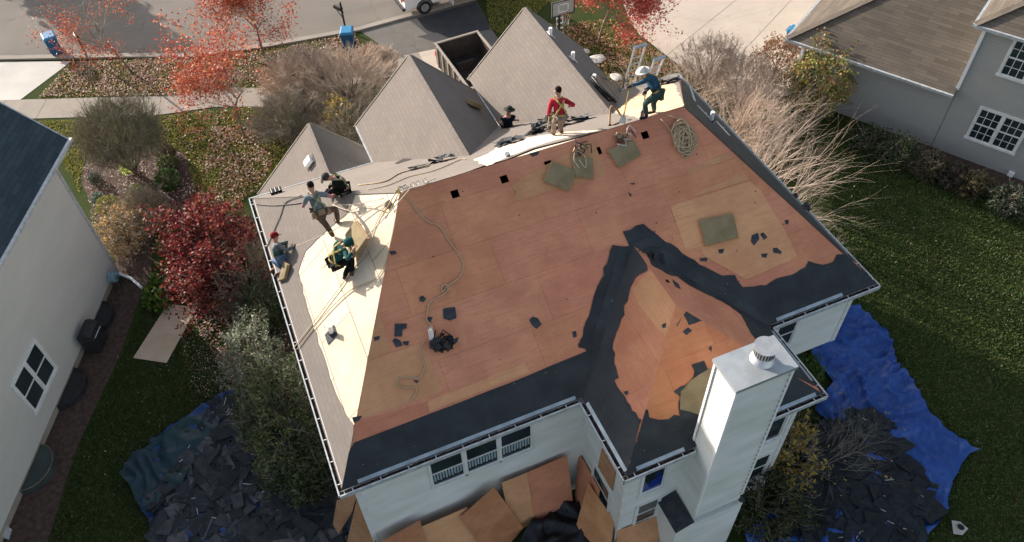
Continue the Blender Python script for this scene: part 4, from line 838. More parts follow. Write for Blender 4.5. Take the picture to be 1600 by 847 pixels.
SC = [([(692,483),(700,481),(711,480),(713,497),(703,501),(693,498)],'square dark scrap right of the rope below the ridge side'),
 ([(617,506),(636,506),(635,513),(629,515),(628,526),(616,526)],'two tab dark scrap at the left of the bare deck'),([(613,532),(618,528),(626,533),(629,540),(619,543)],'crumpled scrap just below the two tab scrap'),([(629,534),(639,533),(638,540),(631,539)],'small dark scrap beside the crumpled one left of the harness pile'),
 ([(655,465),(660,462),(666,467),(662,472),(656,471)],'little dark scrap left of the rope loop'),([(697,524),(704,524),(709,530),(717,527),(714,535),(706,541),(701,538)],'star shaped dark scrap right of the harness pile'),
 ([(827,500),(832,495),(840,497),(846,507),(838,514),(831,508)],'pointed dark scrap alone in the middle of the deck'),([(894,519),(900,517),(901,526),(896,528)],'small dark scrap above the lower underlayment strip'),
 ([(608,393),(617,392),(620,396),(612,399)],'small dark scrap beside the left hip high on the deck'),([(667,495),(676,496),(672,504),(667,502)],'dark scrap touching the rope above the white pipe'),
 ([(584,527),(594,525),(592,531),(585,533)],'small dark scrap on the tan sheet by the left hip'),([(645,594),(655,595),(651,599)],'thin scrap on the lower tan sheet'),([(550,652),(566,650),(562,656),(553,661)],'dark scrap over the lower end of the left hip'),
 ([(1174,368),(1184,364),(1186,374),(1178,384),(1173,378)],'folded dark scrap right of the lone foam pad'),([(1187,366),(1192,363),(1199,371),(1193,375)],'four sided scrap next to the folded one right of the lone pad'),
 ([(1189,397),(1199,396),(1197,403),(1190,402)],'small scrap below the pair right of the lone pad'),([(1122,390),(1131,389),(1129,396),(1123,396)],'small dark scrap below the lone foam pad'),([(1093,404),(1105,403),(1104,409),(1094,408)],'small scrap beside the upper edge of the valley underlayment'),
 ([(1207,388),(1213,387),(1221,394),(1219,397),(1208,395)],'bent scrap on the tan sheet near its right end'),([(984,287),(992,286),(990,289)],'tiny scrap in the upper middle of the deck'),([(981,300),(987,305),(985,308)],'thin slanted scrap in the middle of the deck'),([(826,240),(843,237),(840,242),(832,245)],'dark scrap just below the ridge above the foam pads'),
 ([(1226,344),(1232,344),(1231,351),(1227,350)],'round dark scrap by the right end of the deck')]
for i, (q, lb) in enumerate(SC): scrapthing(PB, q, lb, seed=i)
for i, (pl, q, lb) in enumerate(((WH, [(1067,518),(1075,512),(1081,517),(1072,524)],'square dark scrap high on the orange wing sheets'),(WH,[(1107,544),(1112,541),(1111,550)],'thin scrap left of the chimney cap on the orange wing'),(WL_,[(975,612),(982,611),(981,616),(977,617)],'round dark scrap low on the wing\'s left slope'),(WL_,[(1034,508),(1041,505),(1040,512),(1036,513)],'small scrap near the wing hip on the tan sheet'),(WR_,[(1050,437),(1060,445),(1063,452),(1055,448)],'long dark scrap below the wing ridge on its right side'))): scrapthing(pl, q, lb, seed=40+i)
# ------------------------------------------------------------------ plywood sheets
def sheet(pxs, pp, pn, label, mt, th=.018, group=None, cat='plywood sheet', col=(1,1,1)):
    pp, pn = Vector(pp), Vector(pn).normalized(); pts = [onplane(x,y,pp,pn) for x,y in pxs]; c = sum(pts,V(0,0,0))/len(pts); u = (pts[1]-pts[0]).normalized(); v = pn.cross(u)
    mb = MB(); mb.poly([p-c for p in pts], pn, th, col=col); o = mb.build('plywood_sheet', mt, None, uvf=lambda p:(p.dot(u),p.dot(v))); o.location = c
    return tag(o, label, cat, group)
LW = 'plywood sheets leaning on the house walls'; n0 = (0,-.97,.24)
sheet([(594,848),(656,813),(668,850),(640,900),(600,930)], (3,-.16,1.5), n0, 'rusty brown sheet with its corner up at the left of the wall', M['plylean'], group=LW, col=(.95,.8,.75))
sheet([(658,824),(730,793),(760,840),(775,880),(672,900)], (3,-.12,1.5), n0, 'pale tan sheet half behind the tilted diamond sheet', M['plynew'], group=LW, col=(1.1,1.15,1.15))
sheet([(784,755),(823,739),(836,815),(800,835)], (3,-.08,1.5), n0, 'upright tan sheet just left of the reddish square sheet', M['plynew'], group=LW, col=(1.05,1.1,1.1))
sheet([(720,808),(772,761),(818,825),(770,880)], (3,-.22,1.5), n0, 'tilted diamond shaped brown sheet with nail holes', M['plylean'], group=LW, col=(1,.85,.75))
sheet([(823,739),(886,712),(895,782),(836,818)], (3,-.05,1.5), n0, 'reddish square sheet at the inner wall corner', M['ply'], group=LW)
sheet([(904,706),(937,765),(930,805),(897,785)], (XA+.2,-.5,1.5), (-.97,0,.24), 'reddish sheet leaning on the wing wall in the inner corner', M['ply'], group=LW)
sheet([(919,754),(960,814),(951,880),(900,822)], (XA-.1,-1,1.2), (-.8,-.3,.5), 'tan sheet with wavy grain below the covered window', M['plylean'], group=LW, col=(1.2,1.15,1))
sheet([(964,830),(1030,805),(1028,880),(962,890)], (7,-DW,1.0), (0,-.9,.4), 'tan sheet below the wing\'s lower window', M['plylean'], group=LW, col=(1.15,1.1,1))
sheet([(526,782),(558,771),(550,800),(529,834),(520,820)], (-.1,1,1.2), (-.85,-.35,.3), 'grey brown sheet poking out under the gutter corner', M['plylean'], group=LW, col=(.8,.85,.85))
sheet([(558,778),(588,850),(590,900),(530,900)], (.2,.2,1.2), (-.75,-.6,.3), 'grey brown sheet leaning on the left wall corner', M['plylean'], group=LW, col=(.85,.9,.85))
sheet([(208,559),(260,567),(308,480),(262,475)], (0,0,.06), (0,0,1), 'bare plywood sheet lying on the lawn between the houses', M['plypale'], th=.02, col=(.88,.82,.78))
bp = G(862,812,.5); q = sheetmesh('plastic_sheet', ragx([V(*(G(x,y,.3).xy),0) for x,y in ((815,850),(835,822),(870,800),(893,783),(905,790),(908,820),(922,850),(915,900),(800,900))],5,.03), .09, lambda x,y: .5+fold(x,y,4,.4), M['black']); tag(q, 'crumpled black sheeting heaped below the reddish plywood', 'plastic sheet')
# ------------------------------------------------------------------ roof clutter
def pad(pl, pxs, label, bag=False):
    pts = [pl.px(x,y,.1) for x,y in pxs]; c = sum(pts,V(0,0,0))/4; e = empty('roof_pad', label, 'foam pad', tuple(c-pl.n*.1), 0, 'olive foam roof pads on the ply deck'); bm = bmesh.new()
    rg = random.Random(int(pxs[0][0])); ins = [p+(c-p)*.02 for p in pts]
    mb = MB(); mb.poly([p for p in ins], pl.n, .075); o = mb.build('foam', M['foam'], e, uvf=pl.uvf, bevel=.02)
    mb = MB(); mb.poly([p-pl.n*.03 for p in [p+(p-c)*.015 for p in pts]], pl.n, .025); mb.build('backing', M['foamedge'], e, uvf=pl.uvf, bevel=.006); return e
pad(PB, [(862,252),(902,266),(890,299),(849,283)], 'foam pad lying left of the other two near the ridge')
pad(PB, [(893,243),(926,246),(928,280),(900,276)], 'foam pad in the middle with a tool belt on its top edge')
pad(PB, [(949,234),(990,218),(1003,241),(968,262)], 'rightmost of the three foam pads near the ridge')
pad(PB, [(1092,343),(1146,333),(1155,371),(1103,385)], 'large lone foam pad on the tan sheets at the right')
def rope(name, pts, r, mt, label, cat='rope', group=None):
    sm = []
    for i in range(len(pts)-1):
        p0,p1,p2,p3 = pts[max(i-1,0)],pts[i],pts[i+1],pts[min(i+2,len(pts)-1)]
        for k in range(5):
            t = k/5; sm.append(.5*((2*p1)+(p2-p0)*t+(2*p0-5*p1+4*p2-p3)*t*t+(3*p1-p0-3*p2+p3)*t**3))
    sm.append(pts[-1]); c = sm[0].copy(); mb = MB(); mb.tube([p-c for p in sm], r, 5); o = mb.build(name, mt, smooth=True); o.location = c; return tag(o, label, cat, group)
onP = lambda pl, l, h=.03: [pl.px(x,y,h) for x,y in l]
rope('rope', onP(PB,[(626,303),(640,314),(652,330),(668,346),(684,352),(693,362),(702,378),(716,396),(724,412),(721,428),(712,438),(699,447),(692,456),(690,448),(697,445),(700,452),(693,460),(681,466),(670,474),(668,488),(667,500),(676,512),(670,520)]), .018, M['rope'], 'long tan rope snaking down the bare deck from the ridge to the white pipe')
rope('rope', onP(PB,[(664,532),(656,545),(660,560),(663,575),(655,590),(640,589),(624,591),(621,601),(634,606),(648,605),(650,614),(640,628)]), .016, M['rope'], 'thin tan rope curling down over the tan sheets below the harness pile')
rope('rope', onP(PB,[(905,250),(915,262),(914,245),(900,236),(897,250),(905,262)],.14), .01, M['ropew'], 'short pale rope on the middle foam pad')
rg = random.Random(3)
for nm, cx, cy, rx, ry, n_, lb in (('rope_coil',1068,216,26,26,150,'heap of tangled tan rope at the upper right of the deck'),):
    e = empty(nm, lb, 'rope', tuple(PB.px(cx,cy)), 0); mb = MB(); pts = []
    for k in range(n_):
        t = k*.9+rg.uniform(-.5,.5); ax, ay = rx*(.35+.5*abs(math.sin(k*.13)))*rg.uniform(.75,1.15), ry*(.35+.5*abs(math.cos(k*.17)))*rg.uniform(.75,1.15)
        x = cx+math.cos(t)*ax*.75+(k/n_-.5)*10; y = cy+math.sin(t)*ay+(k/n_-.5)*22; pts.append(PB.px(x,y,.03+.11*rg.random()))
    sm = []
    for i in range(len(pts)-1):
        p0,p1,p2,p3 = pts[max(i-1,0)],pts[i],pts[i+1],pts[min(i+2,len(pts)-1)]
        for k in range(4): t=k/4; sm.append(.5*((2*p1)+(p2-p0)*t+(2*p0-5*p1+4*p2-p3)*t*t+(3*p1-p0-3*p2+p3)*t**3))
    mb.tube(sm, .017, 5); mb.build('coil', M['rope'], e, smooth=True)
    mb = MB(); mb.tube([PB.px(x,y,.05) for x,y in ((1032,186),(1045,200),(1060,230),(1070,247),(1074,236),(1090,225),(1086,205),(1064,186),(1040,180))], .016, 5); mb.build('loop', M['rope'], e, smooth=True)
LR = 'safety ropes strung across the left slope'
def H(pl, x, y, h): return pl.px(x,y,h)
rope('safety_rope', [H(PL,640,296,.1),H(PL,612,328,.25),H(PL,590,352,.4),H(PL,566,377,.75)], .013, M['ropew'], 'pale safety rope from the ridge anchor to the man in the teal hood', group=LR)
rope('safety_rope', [H(PL,606,314,.05),H(PL,560,340,.1),H(PL,510,365,.3),H(PL,463,384,.5)], .011, M['ropew'], 'pale rope from the hip to the hands of the man in the red cap', group=LR)
rope('safety_rope', [H(PL,604,316,.03),H(PL,585,355,.03),H(PL,570,395,.03),H(PL,530,450,.04),H(PL,458,545,.04)], .012, M['ropew'], 'pale rope reaching down to the left gutter, upper of the two', group=LR)
rope('safety_rope', [H(PL,621,320,.03),H(PL,612,372,.03),H(PL,592,430,.03),H(PL,545,455,.04),H(PL,500,500,.04),H(PL,464,546,.04)], .013, M['rope'], 'brown rope reaching down to the left gutter, lower of the two', group=LR)
rope('safety_rope', [H(PL,600,310,.1),H(PL,550,320,.2),H(PL,521,318,.5)], .011, M['ropew'], 'pale rope from the ridge to the hand of the man in the grey tee', group=LR)
rope('safety_rope', [H(PL,603,330,.03),H(PL,570,322,.05),H(PL,545,329,.05),H(PL,520,320,.05)], .011, M['ropew'], 'slack loop of rope left of the ridge end', group=LR)
rope('air_hose', [H(PL,412,396,.03),H(PL,425,368,.03),H(PL,438,338,.03),H(PL,447,316,.03),H(PL,472,305,.05)], .013, M['hose'], 'thin black air hose curving up past the man in the red cap', 'hose')
rope('air_hose', [H(PL,400,319,.03),H(PL,430,321,.03),H(PL,472,317,.03)], .011, M['hose'], 'thin black air hose across the top left shingles', 'hose')
rope('rope', onP(PF,[(560,289),(600,284),(622,272),(640,266),(672,257)]), .02, M['rope'], 'twisted brown rope lying on the front slope left of the middle gable'); rope('rope', onP(PF,[(575,296),(605,290),(640,276),(680,266),(718,250),(728,249)]), .012, M['rope'], 'thin brown rope running along the front slope toward the middle gable')
# anchor and tools at the ridge end
e = empty('ridge_anchor', 'bundle of clips and pale rope ends at the left end of the ridge', 'rope anchor', tuple(PB.px(640,294)))
mb = MB(); rg = random.Random(8)
for k in range(16): a = R1+(R2-R1).normalized()*rg.uniform(-.15,.75)+V(0,rg.uniform(-.1,.12),.06+rg.uniform(0,.06)); mb.tube([a, a+V(rg.uniform(-.3,.3),rg.uniform(-.1,.1),rg.uniform(-.03,.05))], .014, 5)
mb.build('rope_ends', M['ropew'], e); mb = MB()
for k in range(5): c = R1+(R2-R1).normalized()*rg.uniform(0,.7)+V(0,.05,.1); mb.tube([c+V(math.cos(a)*.05,.0,math.sin(a)*.07) for a in [i*math.pi/5 for i in range(11)]], .008, 5)
mb.build('clips', M['alu'], e); mb = MB(); mb.box(PL.px(622,300,.06),(.09,.05,.04)); mb.tube([PL.px(610,328,.06),PL.px(624,300,.1)], .013, 5); mb.build('strap', M['yellow'], e)
# harness pile with white pipe
e = empty('vent_pipe', 'white plastic vent pipe standing by the harness pile', 'vent pipe', tuple(PB.px(672,530))); b_ = PB.px(675,530); mb = MB(); mb.tube([b_-V(0,0,.05),b_+V(0,0,.42)], .062, 20, cap=False); mb.build('pipe', M['whiteb'], e); mb = MB(); mb.tube([b_+V(0,0,.405),b_+V(0,0,.41)], .05, 18); mb.build('bore', M['walk'], e)
def heap(name, pl, cx, cy, s, n, mts, label, cat, seed, long=.25, belts=4):
    c = pl.px(cx,cy); e = empty(name, label, cat, tuple(c)); rg = random.Random(seed)
    for nm, mt_, k_ in mts:
        mb = MB()
        for k in range(k_):
            d = (pl.u*rg.uniform(-1,1)+pl.v*rg.uniform(-1,1)+pl.n*rg.uniform(-.3,.3)).normalized(); q = c+pl.u*rg.uniform(-s,s)+pl.v*rg.uniform(-s*.6,s*.6)+pl.n*rg.uniform(.05,.12); x = d.cross(pl.n).normalized()
            if nm in ('pouches','pouch'):
                bm_ = [(q+(d*a+x*b__)*long*.45+pl.n*z) for a,b__,z in ((-1,-.6,-.04),(1,-.7,-.04),(1,.7,-.04),(-1,.6,-.04),(-.85,-.5,.06),(.85,-.55,.07),(.85,.5,.05),(-.85,.5,.08))]
                mb.add(bm_, [(3,2,1,0),(4,5,6,7),(0,1,5,4),(1,2,6,5),(2,3,7,6),(3,0,4,7)])
            else: mb.tube([q, q+d*long*.5+pl.n*.06, q+d*long+x*long*.5, q+x*long*1.2+pl.n*.03], .016, 5)
        mb.build(nm, mt_, e, bevel=.01 if nm=='pouches' else 0, smooth=nm!='pouches')
    return e
heap('safety_harness', PB, 690, 540, .22, 0, (('pouches',M['dark'],7),('straps',M['black_cloth'],9)), 'black harness and pouches piled beside the white pipe', 'harness', 1)
heap('tool_belt', PB, 905, 238, .14, 0, (('pouches',M['leather'],4),('straps',M['dark'],5)), 'tan tool belt lying on the middle foam pad', 'tool belt', 2, .2)
heap('tool_belt', PB, 972, 216, .16, 0, (('pouches',M['leather'],4),('straps',M['dark'],3),('rags',M['hat_white'],3)), 'tan tool belt with white rags above the rightmost foam pad', 'tool belt', 3, .2)
heap('tool_belt', PF, 945, 170, .18, 0, (('pouches',M['leather'],5),('straps',M['rope'],5)), 'brown tool belt on the front slope by the large gable', 'tool belt', 4, .2)
heap('safety_harness', PB, 1015, 408, .16, 0, (('pouches',M['black'],5),('straps',M['black'],7)), 'glossy black harness at the top of the valley underlayment', 'harness', 5, .22)
heap('nail_gun', PF, 722, 228, .12, 0, (('pouches',M['dark'],3),('straps',M['dark'],3)), 'black nail gun and hose at the foot of the middle gable', 'nail gun', 6, .22)
heap('tool_bag', PF, 855, 196, .35, 0, (('pouches',M['scrap'],16),('straps',M['black'],6)), 'torn dark shingles piled behind the man in the red hoodie', 'shingle pile', 7, .42)
heap('plastic_wrap', PF, 912, 172, .15, 0, (('pouches',M['whiteb'],4),), 'crumpled white wrap left of the brown tool belt', 'plastic wrap', 9, .15)
# black membrane on the large gable's dark slope
pp = GL[1]; q_ = [Vector(pp.to(pp.px(x,y))) for x,y in ((922,118),(930,119),(948,128),(962,130),(978,145),(982,152),(962,160),(950,158),(938,146),(928,134))]; mb = MB(); mb.poly([pp.fr(q,.05+.05*random.Random(i).random()) for i,q in enumerate(rag(q_, random.Random(4), .05, .2))], pp.n, .05); o = mb.build('membrane_roll', M['black'], bevel=.01); tag(o, 'glossy black membrane slumped on the large gable slope', 'membrane')
rope('membrane_fold', [pp.px(x,y,.14) for x,y in ((925,120),(935,132),(950,148),(960,156))], .06, M['black'], 'rolled black membrane edge on the large gable slope', 'membrane roll')
# vents
def pipe(pl, x, y, h, r, mt, lab, boot=True):
    b0 = pl.px(x,y); e = empty('vent_pipe', lab, 'vent pipe', tuple(b0)); mb = MB(); mb.tube([b0-V(0,0,.1),b0+V(0,0,h)], r, 16); mb.build('pipe', mt, e)
    if boot: mb = MB(); q = pl.to(b0); mb.poly([pl.fr((q[0]+i*.17,q[1]+j*.2-.03),.02) for i,j in ((-1,-1),(1,-1),(1,1),(-1,1))], pl.n, .006); mb.tube([b0,b0+V(0,0,.08)], r+.03, 14); mb.build('boot', M['scrap'], e)
pipe(PL, 519, 522, .34, .055, M['whiteb'], 'white vent pipe with a torn dark boot on the bright left slope'); pipe(PR, 1111, 190, .36, .06, M['whiteb'], 'white vent pipe on the dark strip at the right edge')
pipe(PF, 793, 245, .12, .07, M['flash'], 'short round vent stub just over the ridge', False)
for k, (x,y,lb) in enumerate(((857,52,'small white vent nearest the street on the large gable'),(892,90,'small white vent halfway down the large gable'),(925,125,'small white vent beside the black membrane'))):
    b0 = pp.px(x+3,y+4); d = pp.n; e = empty('roof_vent', lb, 'roof vent', tuple(b0), 0, 'white vents on the large gable'); mb = MB(); mb.box(b0+d*.03,(.22,.3,.03),(pp.u,pp.v,pp.n)); mb.build('flange', M['gut'], e); mb = MB(); mb.tube([b0, b0+V(0,0,.3)], .06, 12); mb.build('cap', M['whiteb'], e)
pg = GS[0]; b0 = pg.px(485,254); e = empty('roof_vent', 'square white box vent on the small porch roof', 'roof vent', tuple(b0)); mb = MB(); mb.box(b0+pg.n*.09,(.27,.32,.14),(pg.u,pg.v,pg.n)); mb.build('hood', M['whiteb'], e, bevel=.02); mb = MB(); mb.box(b0+pg.n*.015,(.4,.45,.02),(pg.u,pg.v,pg.n)); mb.build('flange', M['sh'], e)
pm = GM[1]; b0 = pm.px(739,166); mb = MB(); mb.box(V(0,0,0),(.3,.62,.16),(pm.u,pm.v,pm.n)); mb.build('wood_block', M['foam'], bevel=.02)
o = bpy.data.objects['wood_block']; o.location = b0+pm.n*.09; o.rotation_euler = (0,0,.5); tag(o, 'olive block resting on the dark side of the middle gable', 'block')
mb = MB()
for k in range(3): mb.box(V(.12*k-.12,0,0),(.1,.2,.1)); mb.tube([V(.12*k-.12,-.1,0),V(.12*k-.12,.1,0)],.06,8)
o = mb.build('ladder_pad', M['dark']); o.location = PF.px(431,298,.1); tag(o, 'small black pads sitting on the front gutter at the far left', 'pad')
mb = MB(); mb.poly([pm.fr((0,0)) for _ in range(0)] or [V(0,0,0),V(.3,.1,0),V(.5,.0,0),V(.35,-.12,0)], V(0,0,1), .02); o = mb.build('shingle_scrap', M['sh']); o.location = PF.px(617,255,.05); tag(o, 'bent grey shingle piece on the front slope under the middle gable', 'shingle scrap')
def box2(x,y,label,s=.14): 
    mb = MB(); mb.box(V(0,0,0),(s*1.6,s,s*.8)); mb.box(V(s*.5,0,s*.5),(s*.5,s*.6,s*.4)); o = mb.build('debris_clump', M['scrap'], bevel=.02); o.location = G(x,y,HE+.1); tag(o, label, 'debris clump', 'black clumps hanging on the right gutter')
box2(1240,307,'black clump on the right gutter, upper of the two'); box2(1256,326,'larger black clump on the right gutter, lower of the two',.2); 
# long white flashing strips on the right dark face
for k, (a,b2,lb) in enumerate((((1078,135),(1086,158),'white flashing strip at the upper right corner'),((1090,165),(1116,192),'long white flashing strip left of the white pipe'),((1120,190),(1140,212),'white flashing strip right of the white pipe'))):
    a, b2 = PR.px(*a,.03), PR.px(*b2,.03); mb = MB(); d = (b2-a); boardline(mb, -d/2, d/2, .07, .03, PR.n); mb.box(V(0,0,.02),(.05,.05,.03)); o = mb.build('flashing_strip', M['gut']); o.location = (a+b2)/2; tag(o, lb, 'flashing strip', 'loose flashing strips on the right roof edge')
#NEXT3
# ------------------------------------------------------------------ people
def skin(name, verts, edges, rad, mt, parent, sub=1, root=0):
    me = bpy.data.meshes.new(name); me.from_pydata([tuple(v) for v in verts], edges, []); o = bpy.data.objects.new(name+'_tmp', me); COL.objects.link(o)
    md = o.modifiers.new('s','SKIN'); me.skin_vertices.new() if not me.skin_vertices else None
    sv = me.skin_vertices[0].data
    for i, r in enumerate(rad): sv[i].radius = (r,r) if not isinstance(r,tuple) else r; sv[i].use_root = (i==root)
    sb = o.modifiers.new('d','SUBSURF'); sb.levels = sub; sb.render_levels = sub
    dg = bpy.context.evaluated_depsgraph_get(); nm = bpy.data.meshes.new_from_object(o.evaluated_get(dg)); bpy.data.objects.remove(o); bpy.data.meshes.remove(me)
    nm.name = name; nm.materials.clear(); nm.materials.append(mt); nm.polygons.foreach_set('use_smooth',[True]*len(nm.polygons)); return link(name, nm, parent)
class Chain:
    def __init__(s): s.v=[]; s.e=[]; s.r=[]
    def p(s, pos, r, par=None):
        s.v.append(Vector(pos)); s.r.append(r)
        if par is not None: s.e.append((par,len(s.v)-1))
        return len(s.v)-1
def ik(a, c, l1, l2, hint):
    d = c-a; L = min(d.length, (l1+l2)*.995); d.normalize(); c = a+d*L; x = (l1*l1-l2*l2+L*L)/(2*L); h = math.sqrt(max(0,l1*l1-x*x)); n = (hint-d*hint.dot(d)); n.normalize(); return a+d*x+n*h, c
def person(label, pel, neck, head, face, feet, hands, cl, knees=None, elbows=None, S_=1.0, back=None, extras=(), fdir=None):
    """all joints in world space; face: heading of the gaze; feet/hands: [left,right]"""
    face = Vector(face).normalized(); spine = (neck-pel).normalized(); fd = Vector(fdir).normalized() if fdir else face
    rt = spine.cross(V(0,0,1)) if abs(spine.z)<.6 else fd.cross(V(0,0,1))
    rt = fd.cross(V(0,0,1)); rt = (rt-spine*rt.dot(spine)).normalized(); front = spine.cross(rt)*-1
    if front.dot(fd) < 0: front = -front
    e = empty('person', label, 'person', tuple((feet[0]+feet[1])/2), 0)
    sh = [neck-spine*.05*S_-rt*.19*S_, neck-spine*.05*S_+rt*.19*S_]; hp = [pel-rt*.095*S_, pel+rt*.095*S_]
    arms = []; legs = []
    for k in (0,1):
        hint = elbows[k] if elbows else (-front*.6+(-rt if k==0 else rt)*.5-V(0,0,.6)); el, wr = ik(sh[k], hands[k], .29*S_, .26*S_, Vector(hint)); arms.append((sh[k],el,wr))
        hk = Vector(knees[k]) if knees else fd; kn, an = ik(hp[k], feet[k]+V(0,0,.08), .43*S_, .42*S_, hk); legs.append((hp[k],kn,an))
    hd = (head-neck).normalized()
    B = Chain(); r = B.p(pel,.115*S_); m1 = B.p(pel.lerp(neck,.5),.115*S_,r); n_ = B.p(neck-spine*.07,.12*S_,m1); nk = B.p(neck+hd*.03,.055*S_,n_); hc = B.p(head-hd*.02,.085*S_,nk); ht = B.p(head+hd*.07*S_,.08*S_,hc)
    nose = B.p(head+face*.10-hd*.01,.018,hc); ch_ = B.p(head+face*.055-hd*.08,.035,hc)
    er = face.cross(hd).normalized()
    for sg in (-1,1): B.p(head+er*sg*.095,.022,hc)
    for k in (0,1):
        s_, el, wr = arms[k]; a = B.p(s_,.055*S_,n_); b_ = B.p(el,.042*S_,a); c = B.p(wr,.03*S_,b_)
        hdv = (wr-el).normalized(); pm_ = B.p(wr+hdv*.06,.034*S_,c); side = hdv.cross(V(0,0,1)); side = side.normalized() if side.length>.1 else V(1,0,0); dn = side.cross(hdv)
        if dn.z>0: dn = -dn
        for j, q in enumerate((-.032,-.011,.011,.032)):
            L = (.065,.078,.075,.058)[j]; f0 = B.p(wr+hdv*.1+side*q,.010,pm_); f1 = B.p(wr+hdv*(.1+L*.55)+side*q*1.15+dn*.015,.009,f0); B.p(wr+hdv*(.1+L*.8)+side*q*1.15+dn*.045,.008,f1)
        tsd = -side if k else side; t0 = B.p(wr+hdv*.045+tsd*.045,.012,pm_); B.p(wr+hdv*.085+tsd*.062+dn*.02,.010,t0)
        h_, kn, an = legs[k]; a = B.p(h_,.085*S_,r); b_ = B.p(kn,.058*S_,a); c = B.p(an,.04*S_,b_); ft = V(fd.x,fd.y,0).normalized() if not back else back; B.p(an+ft*.15-V(0,0,.05),.035,c)
    body = skin('body', B.v, B.e, B.r, M['skin'], e, 2)
    T = Chain(); t0 = T.p(pel+spine*.02,(.175*S_,.135*S_)); t1 = T.p(pel.lerp(neck,.35)-front*.0,.15*S_,t0); t2 = T.p(pel.lerp(neck,.72),.165*S_,t1); t3 = T.p(neck-spine*.04,.12*S_,t2); T.p(neck+hd*.01,.075*S_,t3)
    for k in (0,1):
        s_, el, wr = arms[k]; a = T.p(s_,.082*S_,t3); c = T.p(s_.lerp(el,.55),.066*S_,a)
        if cl.get('long',True): b_ = T.p(el,.06*S_,c); T.p(el.lerp(wr,.88),.045*S_,b_)
        else: T.p(s_.lerp(el,.7),.066*S_,c)
    top = skin('jacket' if cl.get('long',True) else 'shirt', T.v, T.e, T.r, M[cl['top']], e, 2)
    if cl.get('sleeve'):
        for k in (0,1):
            s_, el, wr = arms[k]; Q = Chain(); a = Q.p(s_.lerp(el,.4),.055*S_); b_ = Q.p(el,.052*S_,a); Q.p(el.lerp(wr,.9),.038*S_,b_); skin('sleeve', Q.v, Q.e, Q.r, M[cl['sleeve']], e, 1)
    Q = Chain(); r = Q.p(pel+spine*.03,.16*S_); 
    for k in (0,1): h_, kn, an = legs[k]; a = Q.p(h_,.12*S_,r); b_ = Q.p(h_.lerp(kn,.5),.098*S_,a); c = Q.p(kn,.082*S_,b_); Q.p(kn.lerp(an,.9),.068*S_,c)
    skin('trousers', Q.v, Q.e, Q.r, M[cl['legs']], e, 2)
    for k in (0,1):
        h_, kn, an = legs[k]; ft = V(fd.x,fd.y,0).normalized() if not back else back; Q = Chain(); a = Q.p(an+(kn-an).normalized()*.1,.058*S_); b_ = Q.p(an-V(0,0,.02),.056*S_,a); c = Q.p(an+ft*.11-V(0,0,.045),.048*S_,b_); Q.p(an+ft*.2-V(0,0,.055),.036*S_,c); skin('boot', Q.v, Q.e, Q.r, M[cl.get('boots','boot')], e, 1)
        if cl.get('gloves'):
            s_, el, wr = arms[k]; hdv = (wr-el).normalized(); Q = Chain(); a = Q.p(wr-hdv*.04,.04); b_ = Q.p(wr+hdv*.05,.046,a)
            side = hdv.cross(V(0,0,1)).normalized(); dn = side.cross(hdv); dn = -dn if dn.z>0 else dn
            for j,q in enumerate((-.034,-.011,.011,.034)): f0 = Q.p(wr+hdv*.105+side*q,.0135,b_); Q.p(wr+hdv*(.15,.165,.162,.145)[j]+side*q*1.1+dn*.04,.012,f0)
            tsd = -side if k else side; Q.p(wr+hdv*.08+tsd*.062,.015,b_); skin('glove', Q.v, Q.e, Q.r, M['glove'], e, 1)
    rot = Matrix((er, face-hd*face.dot(hd), hd)).transposed()
    hat = cl.get('hat'); mb = MB(); hc_ = head+hd*.02
    if hat == 'hood': mb.sphere(hc_-face*.015, (.128,.135,.15), 14, 10, rot)
    elif hat in ('cap','brim'):
        mb.sphere(hc_+hd*.035-face*.01, (.112,.125,.105), 14, 10, rot)
        if hat=='cap': mb.sphere(hc_+face*.13+hd*.03, (.085,.085,.014), 12, 6, rot)
        else: mb.sphere(hc_+hd*.02, (.2,.2,.02), 18, 6, rot); 
    elif hat == 'hair': mb.sphere(hc_+hd*.02-face*.015, (.092,.1,.1), 14, 10, rot)
    if hat=='brim':
        h2 = (hd*.5+V(0,0,1)).normalized(); f2 = (face-h2*face.dot(h2)).normalized(); rot2 = Matrix((f2.cross(h2), f2, h2)).transposed(); mb = MB(); mb.sphere(hc_+h2*.05, (.11,.12,.11), 14, 10, rot2); mb.sphere(hc_+h2*.03, (.19,.2,.03), 18, 6, rot2)
    if mb.v: mb.build({'hood':'hood','cap':'cap','brim':'hat','hair':'hair'}[hat], M[cl['hatm']], e, smooth=True)
    if cl.get('hair2'): mb = MB(); mb.sphere(hc_-face*.03-hd*.01, (.1,.1,.1), 12, 8, rot); mb.build('hair', M['dark_hair'], e, smooth=True)
    if hat=='hood' : mb = MB(); 
    ey = MB()
    for sg in (-1,1): ey.sphere(head+face*.088+er*sg*.034+hd*.012, .012, 8, 6)
    ey.build('eyes', M['dark'], e, smooth=True)
    if cl.get('harness'):
        mb = MB(); hm = M[cl['harness']]; bk = -front
        for sg in (-1,1):
            L = [neck+rt*sg*.10*S_+front*.13-spine*.05, neck+rt*sg*.11*S_+spine*.055, neck+rt*sg*.09*S_+bk*.155-spine*.08, pel.lerp(neck,.62)+rt*sg*.01+bk*.185, pel.lerp(neck,.3)+rt*sg*.13+bk*.155, pel+rt*sg*.165+bk*.09]
            for i in range(len(L)-1):
                a, b_ = L[i], L[i+1]; d = (b_-a); mb.box((a+b_)/2, (d.length+.02,.045,.02), (d.normalized(), d.cross(bk).normalized(), bk))
        mb.box(pel.lerp(neck,.62)+bk*.195, (.09,.09,.03), (rt,spine,bk)); mb.build('harness', hm, e)
